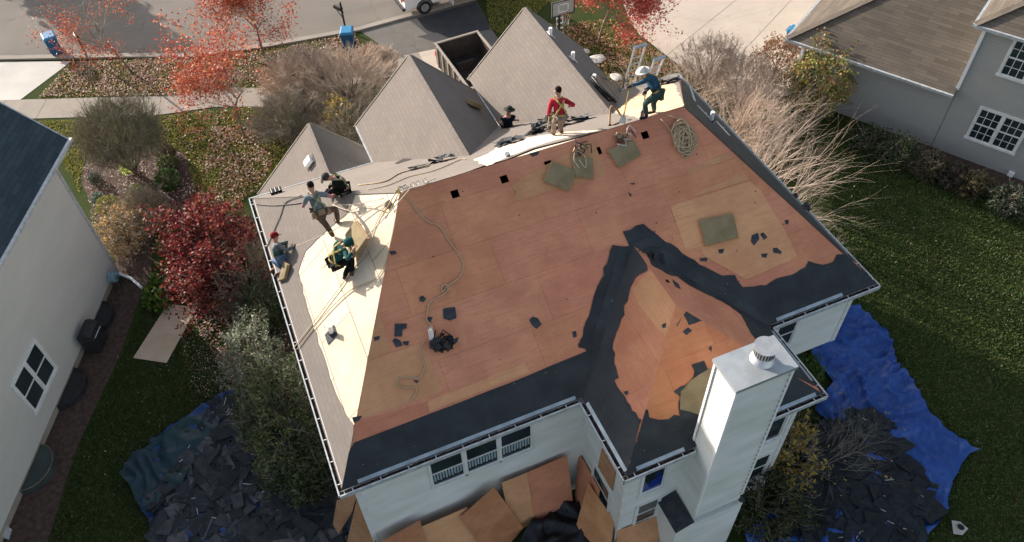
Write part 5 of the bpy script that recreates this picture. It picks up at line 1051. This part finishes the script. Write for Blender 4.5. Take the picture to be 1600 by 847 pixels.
        mb = MB(); mb.tube([pel+spine*.05+(rt*math.cos(t)*.19+front*math.sin(t)*.16)*S_ for t in [i*math.pi/8 for i in range(17)]], .022, 5); mb.build('belt', hm, e)
    if cl.get('pouches'):
        for sg in (-1,1): mb = MB(); mb.box(pel+rt*sg*.19-front*.1-spine*.04,(.13,.1,.17),(rt,front,spine)); mb.build('tool_pouch', M['leather'], e, bevel=.02)
        mb = MB(); mb.box(pel-front*.175-spine*.02,(.2,.06,.12),(rt,front,spine)); mb.build('tool_pouch', M['leather'], e, bevel=.02)
    return e, arms
def near(px, py, c, L, far=False):
    """point on the pixel's ray at distance L from joint c"""
    d = ray(px,py).normalized(); o = CP-c; b_ = o.dot(d); q = b_*b_-(o.length_squared-L*L)
    if q < 0: p = CP+d*(-b_); return c+(p-c).normalized()*L
    t = -b_+(math.sqrt(q) if far else -math.sqrt(q)); return CP+d*t
def hgt(px,py,z): return G(px,py,z)
# A grey tee
f = [PL.px(523,373), PL.px(529,350)]; z0 = (f[0].z+f[1].z)/2; pel = G(499,332,z0+.80); nk = near(487,297,pel,.5); hd_ = near(484,287,nk,.2)
person('man in grey tee with pink sleeves and tan pouches standing on the left slope', pel, nk, hd_, (-.35,.75,-.5), f, [G(474,318,nk.z-.35), G(520,305,nk.z-.35)], dict(top='grey_tee',legs='brown_trousers',sleeve='pink_sleeve',long=False,hat='hair',hatm='dark_hair',harness='sage_strap',pouches=True), fdir=(-.35,.93,0), knees=[(.3,.9,.3),(.9,.5,.3)])
# B black crouching
f = [PL.px(520,305), PL.px(545,299)]; z0 = f[0].z; pel = G(539,297,z0+.28); nk = near(521,279,pel,.5); hd_ = near(511,277,nk,.19)
person('man in black hoodie and dark cap crouching at the front hip with a green harness', pel, nk, hd_, (-.8,-.1,-.6), f, [G(517,300,z0+.2), G(512,296,z0+.25)], dict(top='black_cloth',legs='black_cloth',hat='cap',hatm='hat_grey',harness='sage_strap',gloves=True,boots='black_cloth'), fdir=(-.95,.1,0), knees=[(-.8,-.4,.8),(-.7,.5,.8)])
# C teal hood
f = [PL.px(538,438), PL.px(549,432)]; z0 = (f[0].z+f[1].z)/2; pel = G(523,411,z0+.42); nk = near(534,385,pel,.5); hd_ = near(545,378,nk,.19)
person('man in a teal hooded jacket with yellow harness kneeling beside the tilted foam pad', pel, nk, hd_, (.85,.35,-.4), f, [near(565,377,nk,.56,True), near(551,392,nk,.5)], dict(top='teal_cloth',legs='black_cloth',hat='hood',hatm='teal_cloth',harness='yellow',gloves=False), fdir=(.9,.3,0), knees=[(.9,.1,.7),(.9,.5,.8)])
# D red cap
f = [PL.px(426,424), PL.px(433,430)]; z0 = f[0].z; pel = G(438,407,z0+.42); nk = near(430,377,pel,.48); hd_ = near(429,367,nk,.19)
person('man in green vest, red cap and jeans kneeling by the left gutter', pel, nk, hd_, (.75,.3,-.45), f, [near(463,373,nk,.6,True), near(461,384,nk,.56)], dict(top='grey_sleeve',legs='jeans',hat='cap',hatm='red_cap',gloves=True), fdir=(.95,.2,0), knees=[(.9,0,.0),(.9,-.1,-.1)], back=V(-.35,-.25,0))
p_ = bpy.data.objects['person.003']; T = Chain(); a = T.p(pel+(nk-pel)*.12,(.185,.15)); b_ = T.p(pel.lerp(nk,.5),.165,a); T.p(nk-(nk-pel).normalized()*.07,.15,b_); skin('vest', T.v, T.e, T.r, M['green_vest'], p_, 2)
# E behind the ridge
f = [PF.px(790,203), PF.px(799,201)]; z0 = f[0].z-.5; f = [q-V(0,0,.45) for q in f]; pel = G(793,203,z0+.2); nk = near(793.5,182,pel,.5); hd_ = near(796,171,nk,.18)
person('man in navy jacket and dark brimmed hat half hidden behind the ridge in the valley', pel, nk, hd_, (-.1,-.8,-.5), f, [G(786,190,z0+.5), G(803,188,z0+.5)], dict(top='navy_cloth',legs='black_cloth',hat='brim',hatm='hat_grey'), fdir=(-.1,-1,0))
# F red hoodie
f = [PF.px(865,212.5), PF.px(878,209.5)]; z0 = (f[0].z+f[1].z)/2; pel = G(874,184,z0+.84); nk = near(872,150,pel,.5); hd_ = near(872,140,nk,.2)
person('man in red hoodie and yellow harness standing on the ridge, back turned', pel, nk, hd_, (-.1,.85,-.45), f, [G(857,182,nk.z-.5), G(892,165,nk.z-.3)], dict(top='red_hoodie',legs='grey_trousers',hat='hair',hatm='dark_hair',harness='yellow',gloves=True), fdir=(-.1,1,0))
# G blue hoodie
f = [PF.px(1010,185), PF.px(1022,177)]; z0 = (f[0].z+f[1].z)/2; pel = G(1028,146,z0+.82); nk = near(1015,117,pel,.5,True); hd_ = near(1006,113,nk,.2); hl = G(984,135,nk.z-.15); hr = G(1009,143,z0+.95)
person('man in blue hoodie and white hat bending over two shovels on the ridge', pel, nk, hd_, (-.85,.0,-.7), f, [hl, hr], dict(top='blue_hoodie',legs='green_trousers',hat='brim',hatm='hat_white',harness='yellow',gloves=True,boots='navy_cloth'), fdir=(-.95,.25,0))
# kneeling cushion and tilted pad on the left slope
def slab(name, pts, th, mt, label, cat='foam pad', mt2=None):
    c = sum(pts,V(0,0,0))/len(pts); n = (pts[1]-pts[0]).cross(pts[2]-pts[0]).normalized(); n = n if n.z>0 else -n; e = empty(name, label, cat, tuple(c)); mb = MB(); mb.poly([p+n*.04 for p in pts], n, th); mb.build('foam', mt, e, bevel=.02)
    mb = MB(); mb.poly([p+(p-c)*.02 for p in pts], n, .03); mb.build('backing', mt2 or M['foamedge'], e); return e
slab('roof_pad', [H(PL,444,408,.12), H(PL,451,414,.12), H(PL,446,436,.06), H(PL,436,440,.05)], .1, M['foam'], 'long olive pad under the knee of the man in the red cap')
slab('roof_pad', [H(PL,541,366,.15), H(PL,556,345,.55), H(PL,575,373,.6), H(PL,548,408,.12)], .1, M['foam'], 'olive foam pad tilted on edge beside the man in the teal hood')
# shovels
def shovel(hand, tip, label, bl=.16, up=.25, grp='roofing shovels held by the man in blue'):
    d = (tip-hand).normalized(); s_ = d.cross(V(0,0,1)); s_ = s_.normalized(); n = s_.cross(d); e = empty('shovel', label, 'shovel', tuple(tip), 0, grp)
    mb = MB(); mb.tube([hand-d*up, tip-d*.22], .018, 7); mb.build('handle', M['yellow'], e); mb = MB(); mb.tube([hand-d*up+s_*.06, hand-d*up-s_*.06], .016, 6); mb.tube([tip-d*.3,tip-d*.18],.022,6); mb.build('grip', M['dark'], e)
    mb = MB(); mb.add([tip-d*.22-s_*.06+n*.02, tip-d*.22+s_*.06+n*.02, tip+s_*bl*.6, tip-s_*bl*.6, tip-d*.22-s_*.06, tip-d*.22+s_*.06, tip+s_*bl*.6-n*.01, tip-s_*bl*.6-n*.01], [(0,1,2,3),(7,6,5,4),(0,4,5,1),(1,5,6,2),(2,6,7,3),(3,7,4,0)]); mb.build('blade', M['alu'], e)
shovel(hl, PF.px(972,193,.05), 'long shovel resting in front of the man in blue'); shovel(hr, PF.px(1003,183,.05), 'short yellow handled shovel beside the boots of the man in blue', .12, .1)
shovel(G(858,182,z0+.5), PF.px(855,203,.05), 'yellow handled shovel held by the man in the red hoodie', .16, .1, 'roofing shovel held in red')
mb = MB(); q = [PF.px(x,y,.06) for x,y in ((953,168),(955,194),(963,194),(970,186),(966,175),(960,168))]; 
rope('strap', [PF.px(x,y,h) for x,y,h in ((952,196,.03),(953,180,.25),(955,167,.45),(963,170,.35),(969,180,.15),(970,188,.04),(962,194,.03),(953,195,.03))], .03, M['leather'], 'brown strap standing on edge left of the long shovel', 'strap')
# tool at ridge left: pitch fork / bar
e = empty('hand_tool', 'tear off fork with dark blade lying by the left ridge end', 'tear off fork', tuple(PL.px(608,320))); mb = MB(); mb.tube([PL.px(598,338,.05),PL.px(612,312,.05),PL.px(624,292,.12)], .014, 6); mb.build('shaft', M['yellow'], e); mb = MB(); mb.poly([PL.px(x,y,.06) for x,y in ((600,320),(607,312),(612,318),(605,327))], PL.n, .02); mb.build('blade', M['debris'], e)
# ------------------------------------------------------------------ ladders
def ladder(T, E_, wdt, label, H0=0.0, feet=None):
    d = (T-E_).normalized(); k = (E_.z-H0)/d.z; B0 = E_-d*k; s_ = V(1,.05,0).normalized(); e = empty('ladder', label, 'ladder', tuple(B0), 0, 'aluminium ladders against the front eave'); L = (T-B0).length
    for sg in (-1,1): mb = MB(); c = (T+B0)/2+s_*sg*wdt/2; mb.box(c,(L,.03,.085),(d,s_,d.cross(s_))); mb.build('rail', M['alu'], e)
    n_ = int(L/.3)
    for k in range(1,n_): mb = MB(); p = B0+d*(k*.3+.1); mb.tube([p-s_*wdt/2,p+s_*wdt/2], .018, 6); mb.build('rung', M['alu'], e)
    mb = MB(); mb.box(T+d*.02,(.07,wdt+.08,.1),(d,s_,d.cross(s_))); mb.build('top_cap', M['flash'], e)
def uyp(px,py,y): d = ray(px,py); return CP+d*((y-CP.y)/d.y)
ladder(uyp(1000,73,10.56), uyp(981,138,10.98), .42, 'tall ladder rising above the eave left of the man in blue')
ladder(uyp(1030,92,10.6), uyp(1014,132,10.95), .38, 'shorter ladder behind the man in blue')
# ------------------------------------------------------------------ street things
def bin_(x, y, rz, label, h=1.05):
    p = G(x,y); e = empty('recycling_bin', label, 'recycling bin', tuple(p), rz, 'blue wheeled recycling bins'); R_ = Matrix.Translation(p)@Matrix.Rotation(rz,4,'Z')
    def tr(l): return [R_@Vector(q) for q in l]
    mb = MB(); a, b_ = .23, .30; mb.add(tr([(-a,-a,.06),(a,-a,.06),(a,a+.02,.06),(-a,a+.02,.06),(-b_,-b_,h-.1),(b_,-b_,h-.1),(b_,b_+.05,h-.1),(-b_,b_+.05,h-.1)]), [(3,2,1,0),(4,5,6,7),(0,1,5,4),(1,2,6,5),(2,3,7,6),(3,0,4,7)]); mb.build('body', M['binblue'], e, bevel=.03)
    mb = MB(); mb.add(tr([(-.33,-.35,h-.09),(.33,-.35,h-.09),(.33,.38,h-.09),(-.33,.38,h-.09),(-.27,-.28,h+.02),(.27,-.28,h+.02),(.27,.34,h+.03),(-.27,.34,h+.03)]), [(3,2,1,0),(4,5,6,7),(0,1,5,4),(1,2,6,5),(2,3,7,6),(3,0,4,7)]); mb.build('lid', M['binlid'], e, bevel=.03)
    for sg in (-1,1): mb = MB(); mb.tube(tr([(sg*.2,.28,.12),(sg*.28,.28,.12)]), .12, 14); mb.build('wheel', M['dark'], e)
    mb = MB(); mb.tube(tr([(-.25,.42,h-.08),(.25,.42,h-.08)]), .02, 6); mb.build('handle', M['binblue'], e)
    mb = MB()
    for k in range(3): t = k*2.094; mb.box(R_@V(math.cos(t)*.045,-.272,.68+math.sin(t)*.045),(.05,.005,.022),tuple((R_.to_3x3()@Vector(q)) for q in ((math.cos(t+1.57),0,math.sin(t+1.57)),(0,1,0),(-math.sin(t+1.57),0,math.cos(t+1.57)))))
    mb.build('emblem', M['white'], e)
M['binblue'] = mat('bin_blue', (.015,.10,.22), (.012,.08,.18), 3, .45); M['binlid'] = mat('bin_lid_blue', (.03,.22,.42), (.025,.18,.36), 3, .4)
bin_(90,84,.2,'blue bin standing in the street at the far left'); bin_(547,76,-.35,'blue bin by the mailbox and driveway'); bin_(1237,76,.5,'blue bin at the corner of the neighbour garage')
def mailbox(x, y, rz, label):
    p = G(x,y); e = empty('mailbox', label, 'mailbox', tuple(p), rz, 'kerbside mailboxes'); R_ = Matrix.Translation(p)@Matrix.Rotation(rz,4,'Z')
    mb = MB(); mb.tube([R_@V(0,0,0),R_@V(0,0,1.45)], .05, 8); mb.tube([R_@V(0,0,1.45),R_@V(0,0,1.55)],[.06,.01],8); mb.build('post', M['dark'], e)
    mb = MB(); mb.tube([R_@V(0,-.1,1.02),R_@V(0,.45,1.02)], .03, 6); mb.tube([R_@V(0,0,.6),R_@V(0,.4,1.0)], .02, 6); mb.build('bracket', M['dark'], e)
    mb = MB(); sec = [(-.09,0),(-.09,.12),(-.06,.19),(0,.215),(.06,.19),(.09,.12),(.09,0)]; vs = [R_@V(sx,yy,1.06+sz) for yy in (.0,.5) for sx,sz in sec]; mb.add(vs, [tuple(range(6,-1,-1)),tuple(range(7,14))]+[(i,(i+1)%7,(i+1)%7+7,i+7) for i in range(7)]); mb.build('box', M['dark'], e)
    mb = MB(); mb.poly([R_@V(sx*1.02,.503,1.06+sz) for sx,sz in sec], R_.to_3x3()@V(0,1,0), .01); mb.build('door', M['alu'], e)
mailbox(138,93,.3,'black mailbox on a post beside the bin at the far left'); mailbox(540,46,.5,'black mailbox with pale door beside the blue bin')
# basketball hoop
hc0 = G(880,12,2.75); p = V(hc0.x+.15,hc0.y+.7,0); e = empty('basketball_hoop', 'basketball hoop with clear backboard on a black pole beside the red maple', 'basketball hoop', tuple(p)); bc = CP+ray(880,9)*((p.y-.7-CP.y)/ray(880,9).y); a1, a2, a3 = [CP+ray(x,y)*((p.y-.7-CP.y)/ray(x,y).y) for x,y in ((860,14),(861,-6),(897,27))]
mb = MB(); mb.tube([p,p+V(0,0,2.4)], .06, 8); mb.tube([p+V(0,0,2.3),V(bc.x,p.y-.65,2.65)], .045, 6); mb.build('pole', M['dark'], e)
bw, bh = 1.15, .75; bz = 2.75; bx = p.x-.15; by = p.y-.7
mb = MB(); mb.b(bx-bw/2,by-.01,bz-bh/2,bx+bw/2,by+.01,bz+bh/2); mb.build('backboard', mat('clear_board',(.3,.3,.3),(.26,.26,.26),3,.2), e)
mb = MB()
for x0,z0_,x1,z1 in ((-bw/2,-bh/2,bw/2,-bh/2+.05),(-bw/2,bh/2-.05,bw/2,bh/2),(-bw/2,-bh/2,-bw/2+.05,bh/2),(bw/2-.05,-bh/2,bw/2,bh/2)): mb.b(bx+x0,by-.025,bz+z0_,bx+x1,by-.012,bz+z1)
mb.build('frame', M['dark'], e); mb = MB()
for x0,z0_,x1,z1 in ((-.25,-.2,.25,-.17),(-.25,.17,.25,.2),(-.25,-.2,-.22,.2),(.22,-.2,.25,.2)): mb.b(bx+x0,by-.03,bz+z0_,bx+x1,by-.011,bz+z1)
mb.build('target_square', M['white'], e); mb = MB(); mb.tube([V(bx+math.cos(t)*.23,by-.3+math.sin(t)*.23,bz-.28) for t in [i*math.pi/10 for i in range(21)]], .012, 5); mb.build('rim', mat('orange_rim',(.5,.1,.03),None,rough=.5), e)
mb = MB()
for i in range(12): t = i*math.pi/6; mb.tube([V(bx+math.cos(t)*.23,by-.3+math.sin(t)*.23,bz-.28),V(bx+math.cos(t+.3)*.15,by-.3+math.sin(t+.3)*.15,bz-.5),V(bx+math.cos(t)*.14,by-.3+math.sin(t)*.14,bz-.68)], .006, 4)
mb.build('net', M['white'], e)
e = empty('step_ladder', 'small silver step ladder at the foot of the basketball pole', 'ladder', tuple(G(880,70)))
for sg in (-1,1): mb = MB(); q = G(875,68); mb.tube([q+V(sg*.2,0,0),q+V(sg*.15,.1,1.5)], .02, 5); mb.build('rail', M['alu'], e)
mb = MB()
for k in range(5): q = G(875,68); mb.b(q.x-.18,q.y+.02*k-.03,.25+k*.27,q.x+.18,q.y+.02*k+.05,.28+k*.27)
mb.build('treads', M['alu'], e)
# dump trailer
A, B_, D_ = G(679,67,1.65), G(746,47.5,1.65), G(722,130,1.65); wx = (B_-A); Wt = wx.length; wx.normalize(); wy = V(wx.y,-wx.x,0); Lt = 3.9
e = empty('dump_trailer', 'open black dump trailer with pale top rim behind the gables', 'trailer', (A.x+1,A.y-2,0)); TA = (wx,wy,V(0,0,1)); A0 = V(A.x,A.y,0)
def TP(a,b__,z): return A0+wx*a+wy*b__+V(0,0,z)
M['rust'] = mat('trailer_interior',(.02,.018,.017),(.05,.035,.03),2,.8)
mb = MB(); mb.box(TP(Wt/2,.03,1.05),(Wt,.06,1.1),TA); mb.box(TP(Wt/2,Lt-.03,1.05),(Wt,.06,1.1),TA); mb.box(TP(.03,Lt/2,1.05),(.06,Lt-.12,1.1),TA); mb.box(TP(Wt-.03,Lt/2,1.05),(.06,Lt-.12,1.1),TA); mb.box(TP(Wt/2,Lt/2,.52),(Wt,Lt,.06),TA); mb.build('box', M['rust'], e)
mb = MB(); mb.box(TP(Wt/2,.03,1.62),(Wt+.06,.1,.06),TA); mb.box(TP(Wt/2,Lt-.03,1.62),(Wt+.06,.1,.06),TA); mb.box(TP(.03,Lt/2,1.62),(.1,Lt,.055),TA); mb.box(TP(Wt-.03,Lt/2,1.62),(.1,Lt,.055),TA); mb.build('rim', M['walk'], e)
mb = MB()
for k in range(6): mb.box(TP(-.03,.3+k*(Lt-.6)/5,1.05),(.06,.07,1.1),TA)
mb.build('side_posts', M['walk'], e); mb = MB(); mb.box(TP(.1,-.02,.55),(.12,.04,.28),TA); mb.box(TP(Wt-.1,-.02,.55),(.12,.04,.28),TA); mb.build('tail_light', mat('red_lens',(.6,.03,.02),None,rough=.3), e); mb = MB(); mb.box(TP(-.035,.05,1.1),(.03,.1,.2),TA); mb.build('reflector', bpy.data.materials['red_lens'], e)
for a in (.0,Wt):
    for b__ in (2.0,2.8): mb = MB(); mb.tube([TP(a-.12,b__,.33),TP(a+.12,b__,.33)], .33, 18); mb.build('wheel', M['dark'], e)
mb = MB(); mb.box(TP(1.0,1.1,.75),(.9,.12,.5),(wx,wy,V(0,0,1))); mb.build('inner_ledge', M['rust'], e)
o = MB(); o.poly([TP(.9,1.6,.62),TP(1.9,1.5,.62),TP(2.0,2.1,.68),TP(1.1,2.3,.68)], V(0,0,1), .02); tag(o.build('plywood_sheet', M['plynew']), 'scrap of plywood lying in the bottom of the dump trailer', 'plywood sheet')
# van
van = empty('van', 'white cargo van parked at the kerb with its side door open', 'van', (12.6,28.4,0)); vx = V(.995,.06,0).normalized(); vy = V(-vx.y,vx.x,0); VA = (vx,vy,V(0,0,1)); V0 = G(636,31)+vy*.05; V0.z = 0
def VP(a,b__,z): return V0+vx*a+vy*b__+V(0,0,z)
M['vanw'] = mat('van_white',(.72,.72,.72),(.68,.68,.68),2,.25,spec=.6)
prof = [(0,.45),(0.02,1.0),(.06,2.4),(.12,2.6),(4.0,2.62),(4.5,2.2),(4.95,1.35),(5.5,1.15),(5.65,.8),(5.65,.45)]
mb = MB(); vs = [VP(a,b__,z) for b__ in (0,1.95) for a,z in prof]; n_ = len(prof); mb.add(vs, [tuple(range(n_)),tuple(range(2*n_-1,n_-1,-1))]+[(i,i+n_,(i+1)%n_+n_,(i+1)%n_) for i in range(n_)]); mb.build('body', M['vanw'], van, bevel=.06)
mb = MB(); mb.box(VP(-.06,.98,.52),(.14,1.9,.16),VA); mb.build('bumper', M['dark'], van)
for b__ in (.55,1.42): mb = MB(); mb.box(VP(.0,b__,1.55),(.06,.6,.5),VA); mb.build('rear_window', M['glass'], van)
mb = MB(); mb.box(VP(-.012,.98,1.15),(.02,.02,1.3),VA); mb.build('door_seam', M['dark'], van)
for b__ in (.1,1.85): mb = MB(); mb.box(VP(.0,b__,1.15),(.05,.12,.35),VA); mb.build('tail_light', bpy.data.materials['red_lens'], van)
mb = MB(); mb.box(VP(-.03,.55,.85),(.02,.42,.17),VA); pl_ = mb.build('number_plate', M['dark'], van); mb = MB(); mb.box(VP(-.045,.55,.85),(.01,.3,.1),VA); mb.build('plate_face', M['conc2'], pl_)
for a in (1.05,4.6):
    for b__ in (.1,1.85):
        mb = MB(); mb.tube([VP(a,b__-.12,.36),VP(a,b__+.12,.36)], .37, 22); wh_ = mb.build('wheel', M['dark'], van); mb = MB(); mb.tube([VP(a,b__-.135,.36),VP(a,b__+.135,.36)], .21, 16); mb.build('rim', M['alu'], wh_)
        mb = MB(); mb.tube([VP(a+math.cos(t)*.43,b__-.1 if b__<1 else b__+.1,.36+math.sin(t)*.43) for t in [i*math.pi/10 for i in range(11)]], .04, 6); mb.build('wheel_arch', M['dark'], van)
mb = MB(); mb.box(VP(3.1,-.008,1.2),(1.2,.02,1.35),VA); mb.build('door_opening', M['dark'], van); mb = MB(); mb.box(VP(2.35,-.35,1.15),(.05,.7,1.35),(vx,vy,V(0,0,1))); mb.build('open_door', M['vanw'], van, bevel=.02)
# white bags, wrap, pan on the lawn
def clump(name, x, y, z, s, mt, label, cat, seed):
    rg = random.Random(seed); p = G(x,y,z); mb = MB(); mb.sphere((0,0,0), s, 12, 8); mb.v = [tuple(Vector(v)*(1+.35*noise.noise(Vector(v)*4+V(seed,0,0)))) for v in mb.v]; o = mb.build(name, mt, smooth=False); o.location = p; return tag(o, label, cat)
clump('wrapped_bundle', 933, 92, .3, (.42,.32,.08), M['hat_white'], 'large white wrapped bundle on the lawn beside the large gable', 'bundle', 1); clump('wrapped_bundle', 915, 80, .2, (.22,.18,.05), M['hat_white'], 'small white crumpled wrap behind the large white bundle', 'bundle', 2); clump('wrapped_bundle', 963, 120, .2, (.28,.3,.06), M['hat_white'], 'white crumpled sheet nearest the ladder', 'bundle', 3)
e = empty('vent_flashing', 'pale roof vent flashing with a round hole lying on the dark lawn', 'vent flashing', tuple(G(1498,825))); c = G(1498,825,.03); mb = MB(); mb.poly([G(x,y,.05) for x,y in ((1487,813),(1500,815),(1513,826),(1504,836),(1490,834))], V(0,0,1), .01); mb.build('flange', M['conc2'], e)
mb = MB(); c = G(1500,825,.05); mb.tube([c,c+V(0,0,.07)], [.13,.1], 16, cap=False); mb.build('collar', M['conc2'], e); mb = MB(); mb.tube([c+V(0,0,.012),c+V(0,0,.02)], .1, 14); mb.build('bore', M['dark'], e)
e = empty('spout', 'white splash block beside the neighbour wall at the bottom left', 'splash block', tuple(G(12,830))); mb = MB(); mb.poly([G(x,y,.1) for x,y in ((2,815),(17,826),(12,842),(-4,836))], V(0,0,1), .1); mb.build('block', M['gut'], e, bevel=.02)
for cx_, cy_, n_, sd_, lb in ((850,203,10,1,'torn shingles left of the man in the red hoodie'),(893,192,12,2,'dark torn shingles right of the man in the red hoodie'),(800,222,8,3,'curled shingle strips along the ridge left of the red hoodie'),(675,256,7,4,'curled dark shingle strip beside the ropes on the front slope'),(1040,130,6,5,'torn shingles at the top right of the front slope')):
    c = PF.px(cx_,cy_,.03); e = empty('shingle_pile', lb, 'shingle pile', tuple(c), 0, 'torn shingle piles on the front slope'); rg = random.Random(sd_); mb = MB()
    for k in range(n_):
        o_ = c+PF.u*rg.uniform(-.5,.5)+PF.v*rg.uniform(-.13,.13)+PF.n*rg.uniform(0,.12); a = rg.uniform(-.5,.5); ux = PF.u*math.cos(a)+PF.v*math.sin(a)+PF.n*rg.uniform(-.3,.3); uy = (PF.n*rg.uniform(-.5,.5)+PF.v*math.cos(a)-PF.u*math.sin(a)); L = rg.uniform(.12,.35); Wd = rg.uniform(.06,.14); nn = ux.cross(uy).normalized()
        mb.poly([o_-ux*L-uy*Wd, o_-uy*Wd*rg.uniform(.7,1.2)+nn*.03, o_+ux*L-uy*Wd, o_+ux*L*rg.uniform(.8,1.1)+uy*Wd+nn*.05, o_+uy*Wd*.6, o_-ux*L+uy*Wd], nn, .01, col=rg.choice(((.6,.6,.6),(1,1,1),(1.8,1.6,1.5),(3,2.6,2.3))))
    mb.build('torn_shingles', M['scrap'], e)
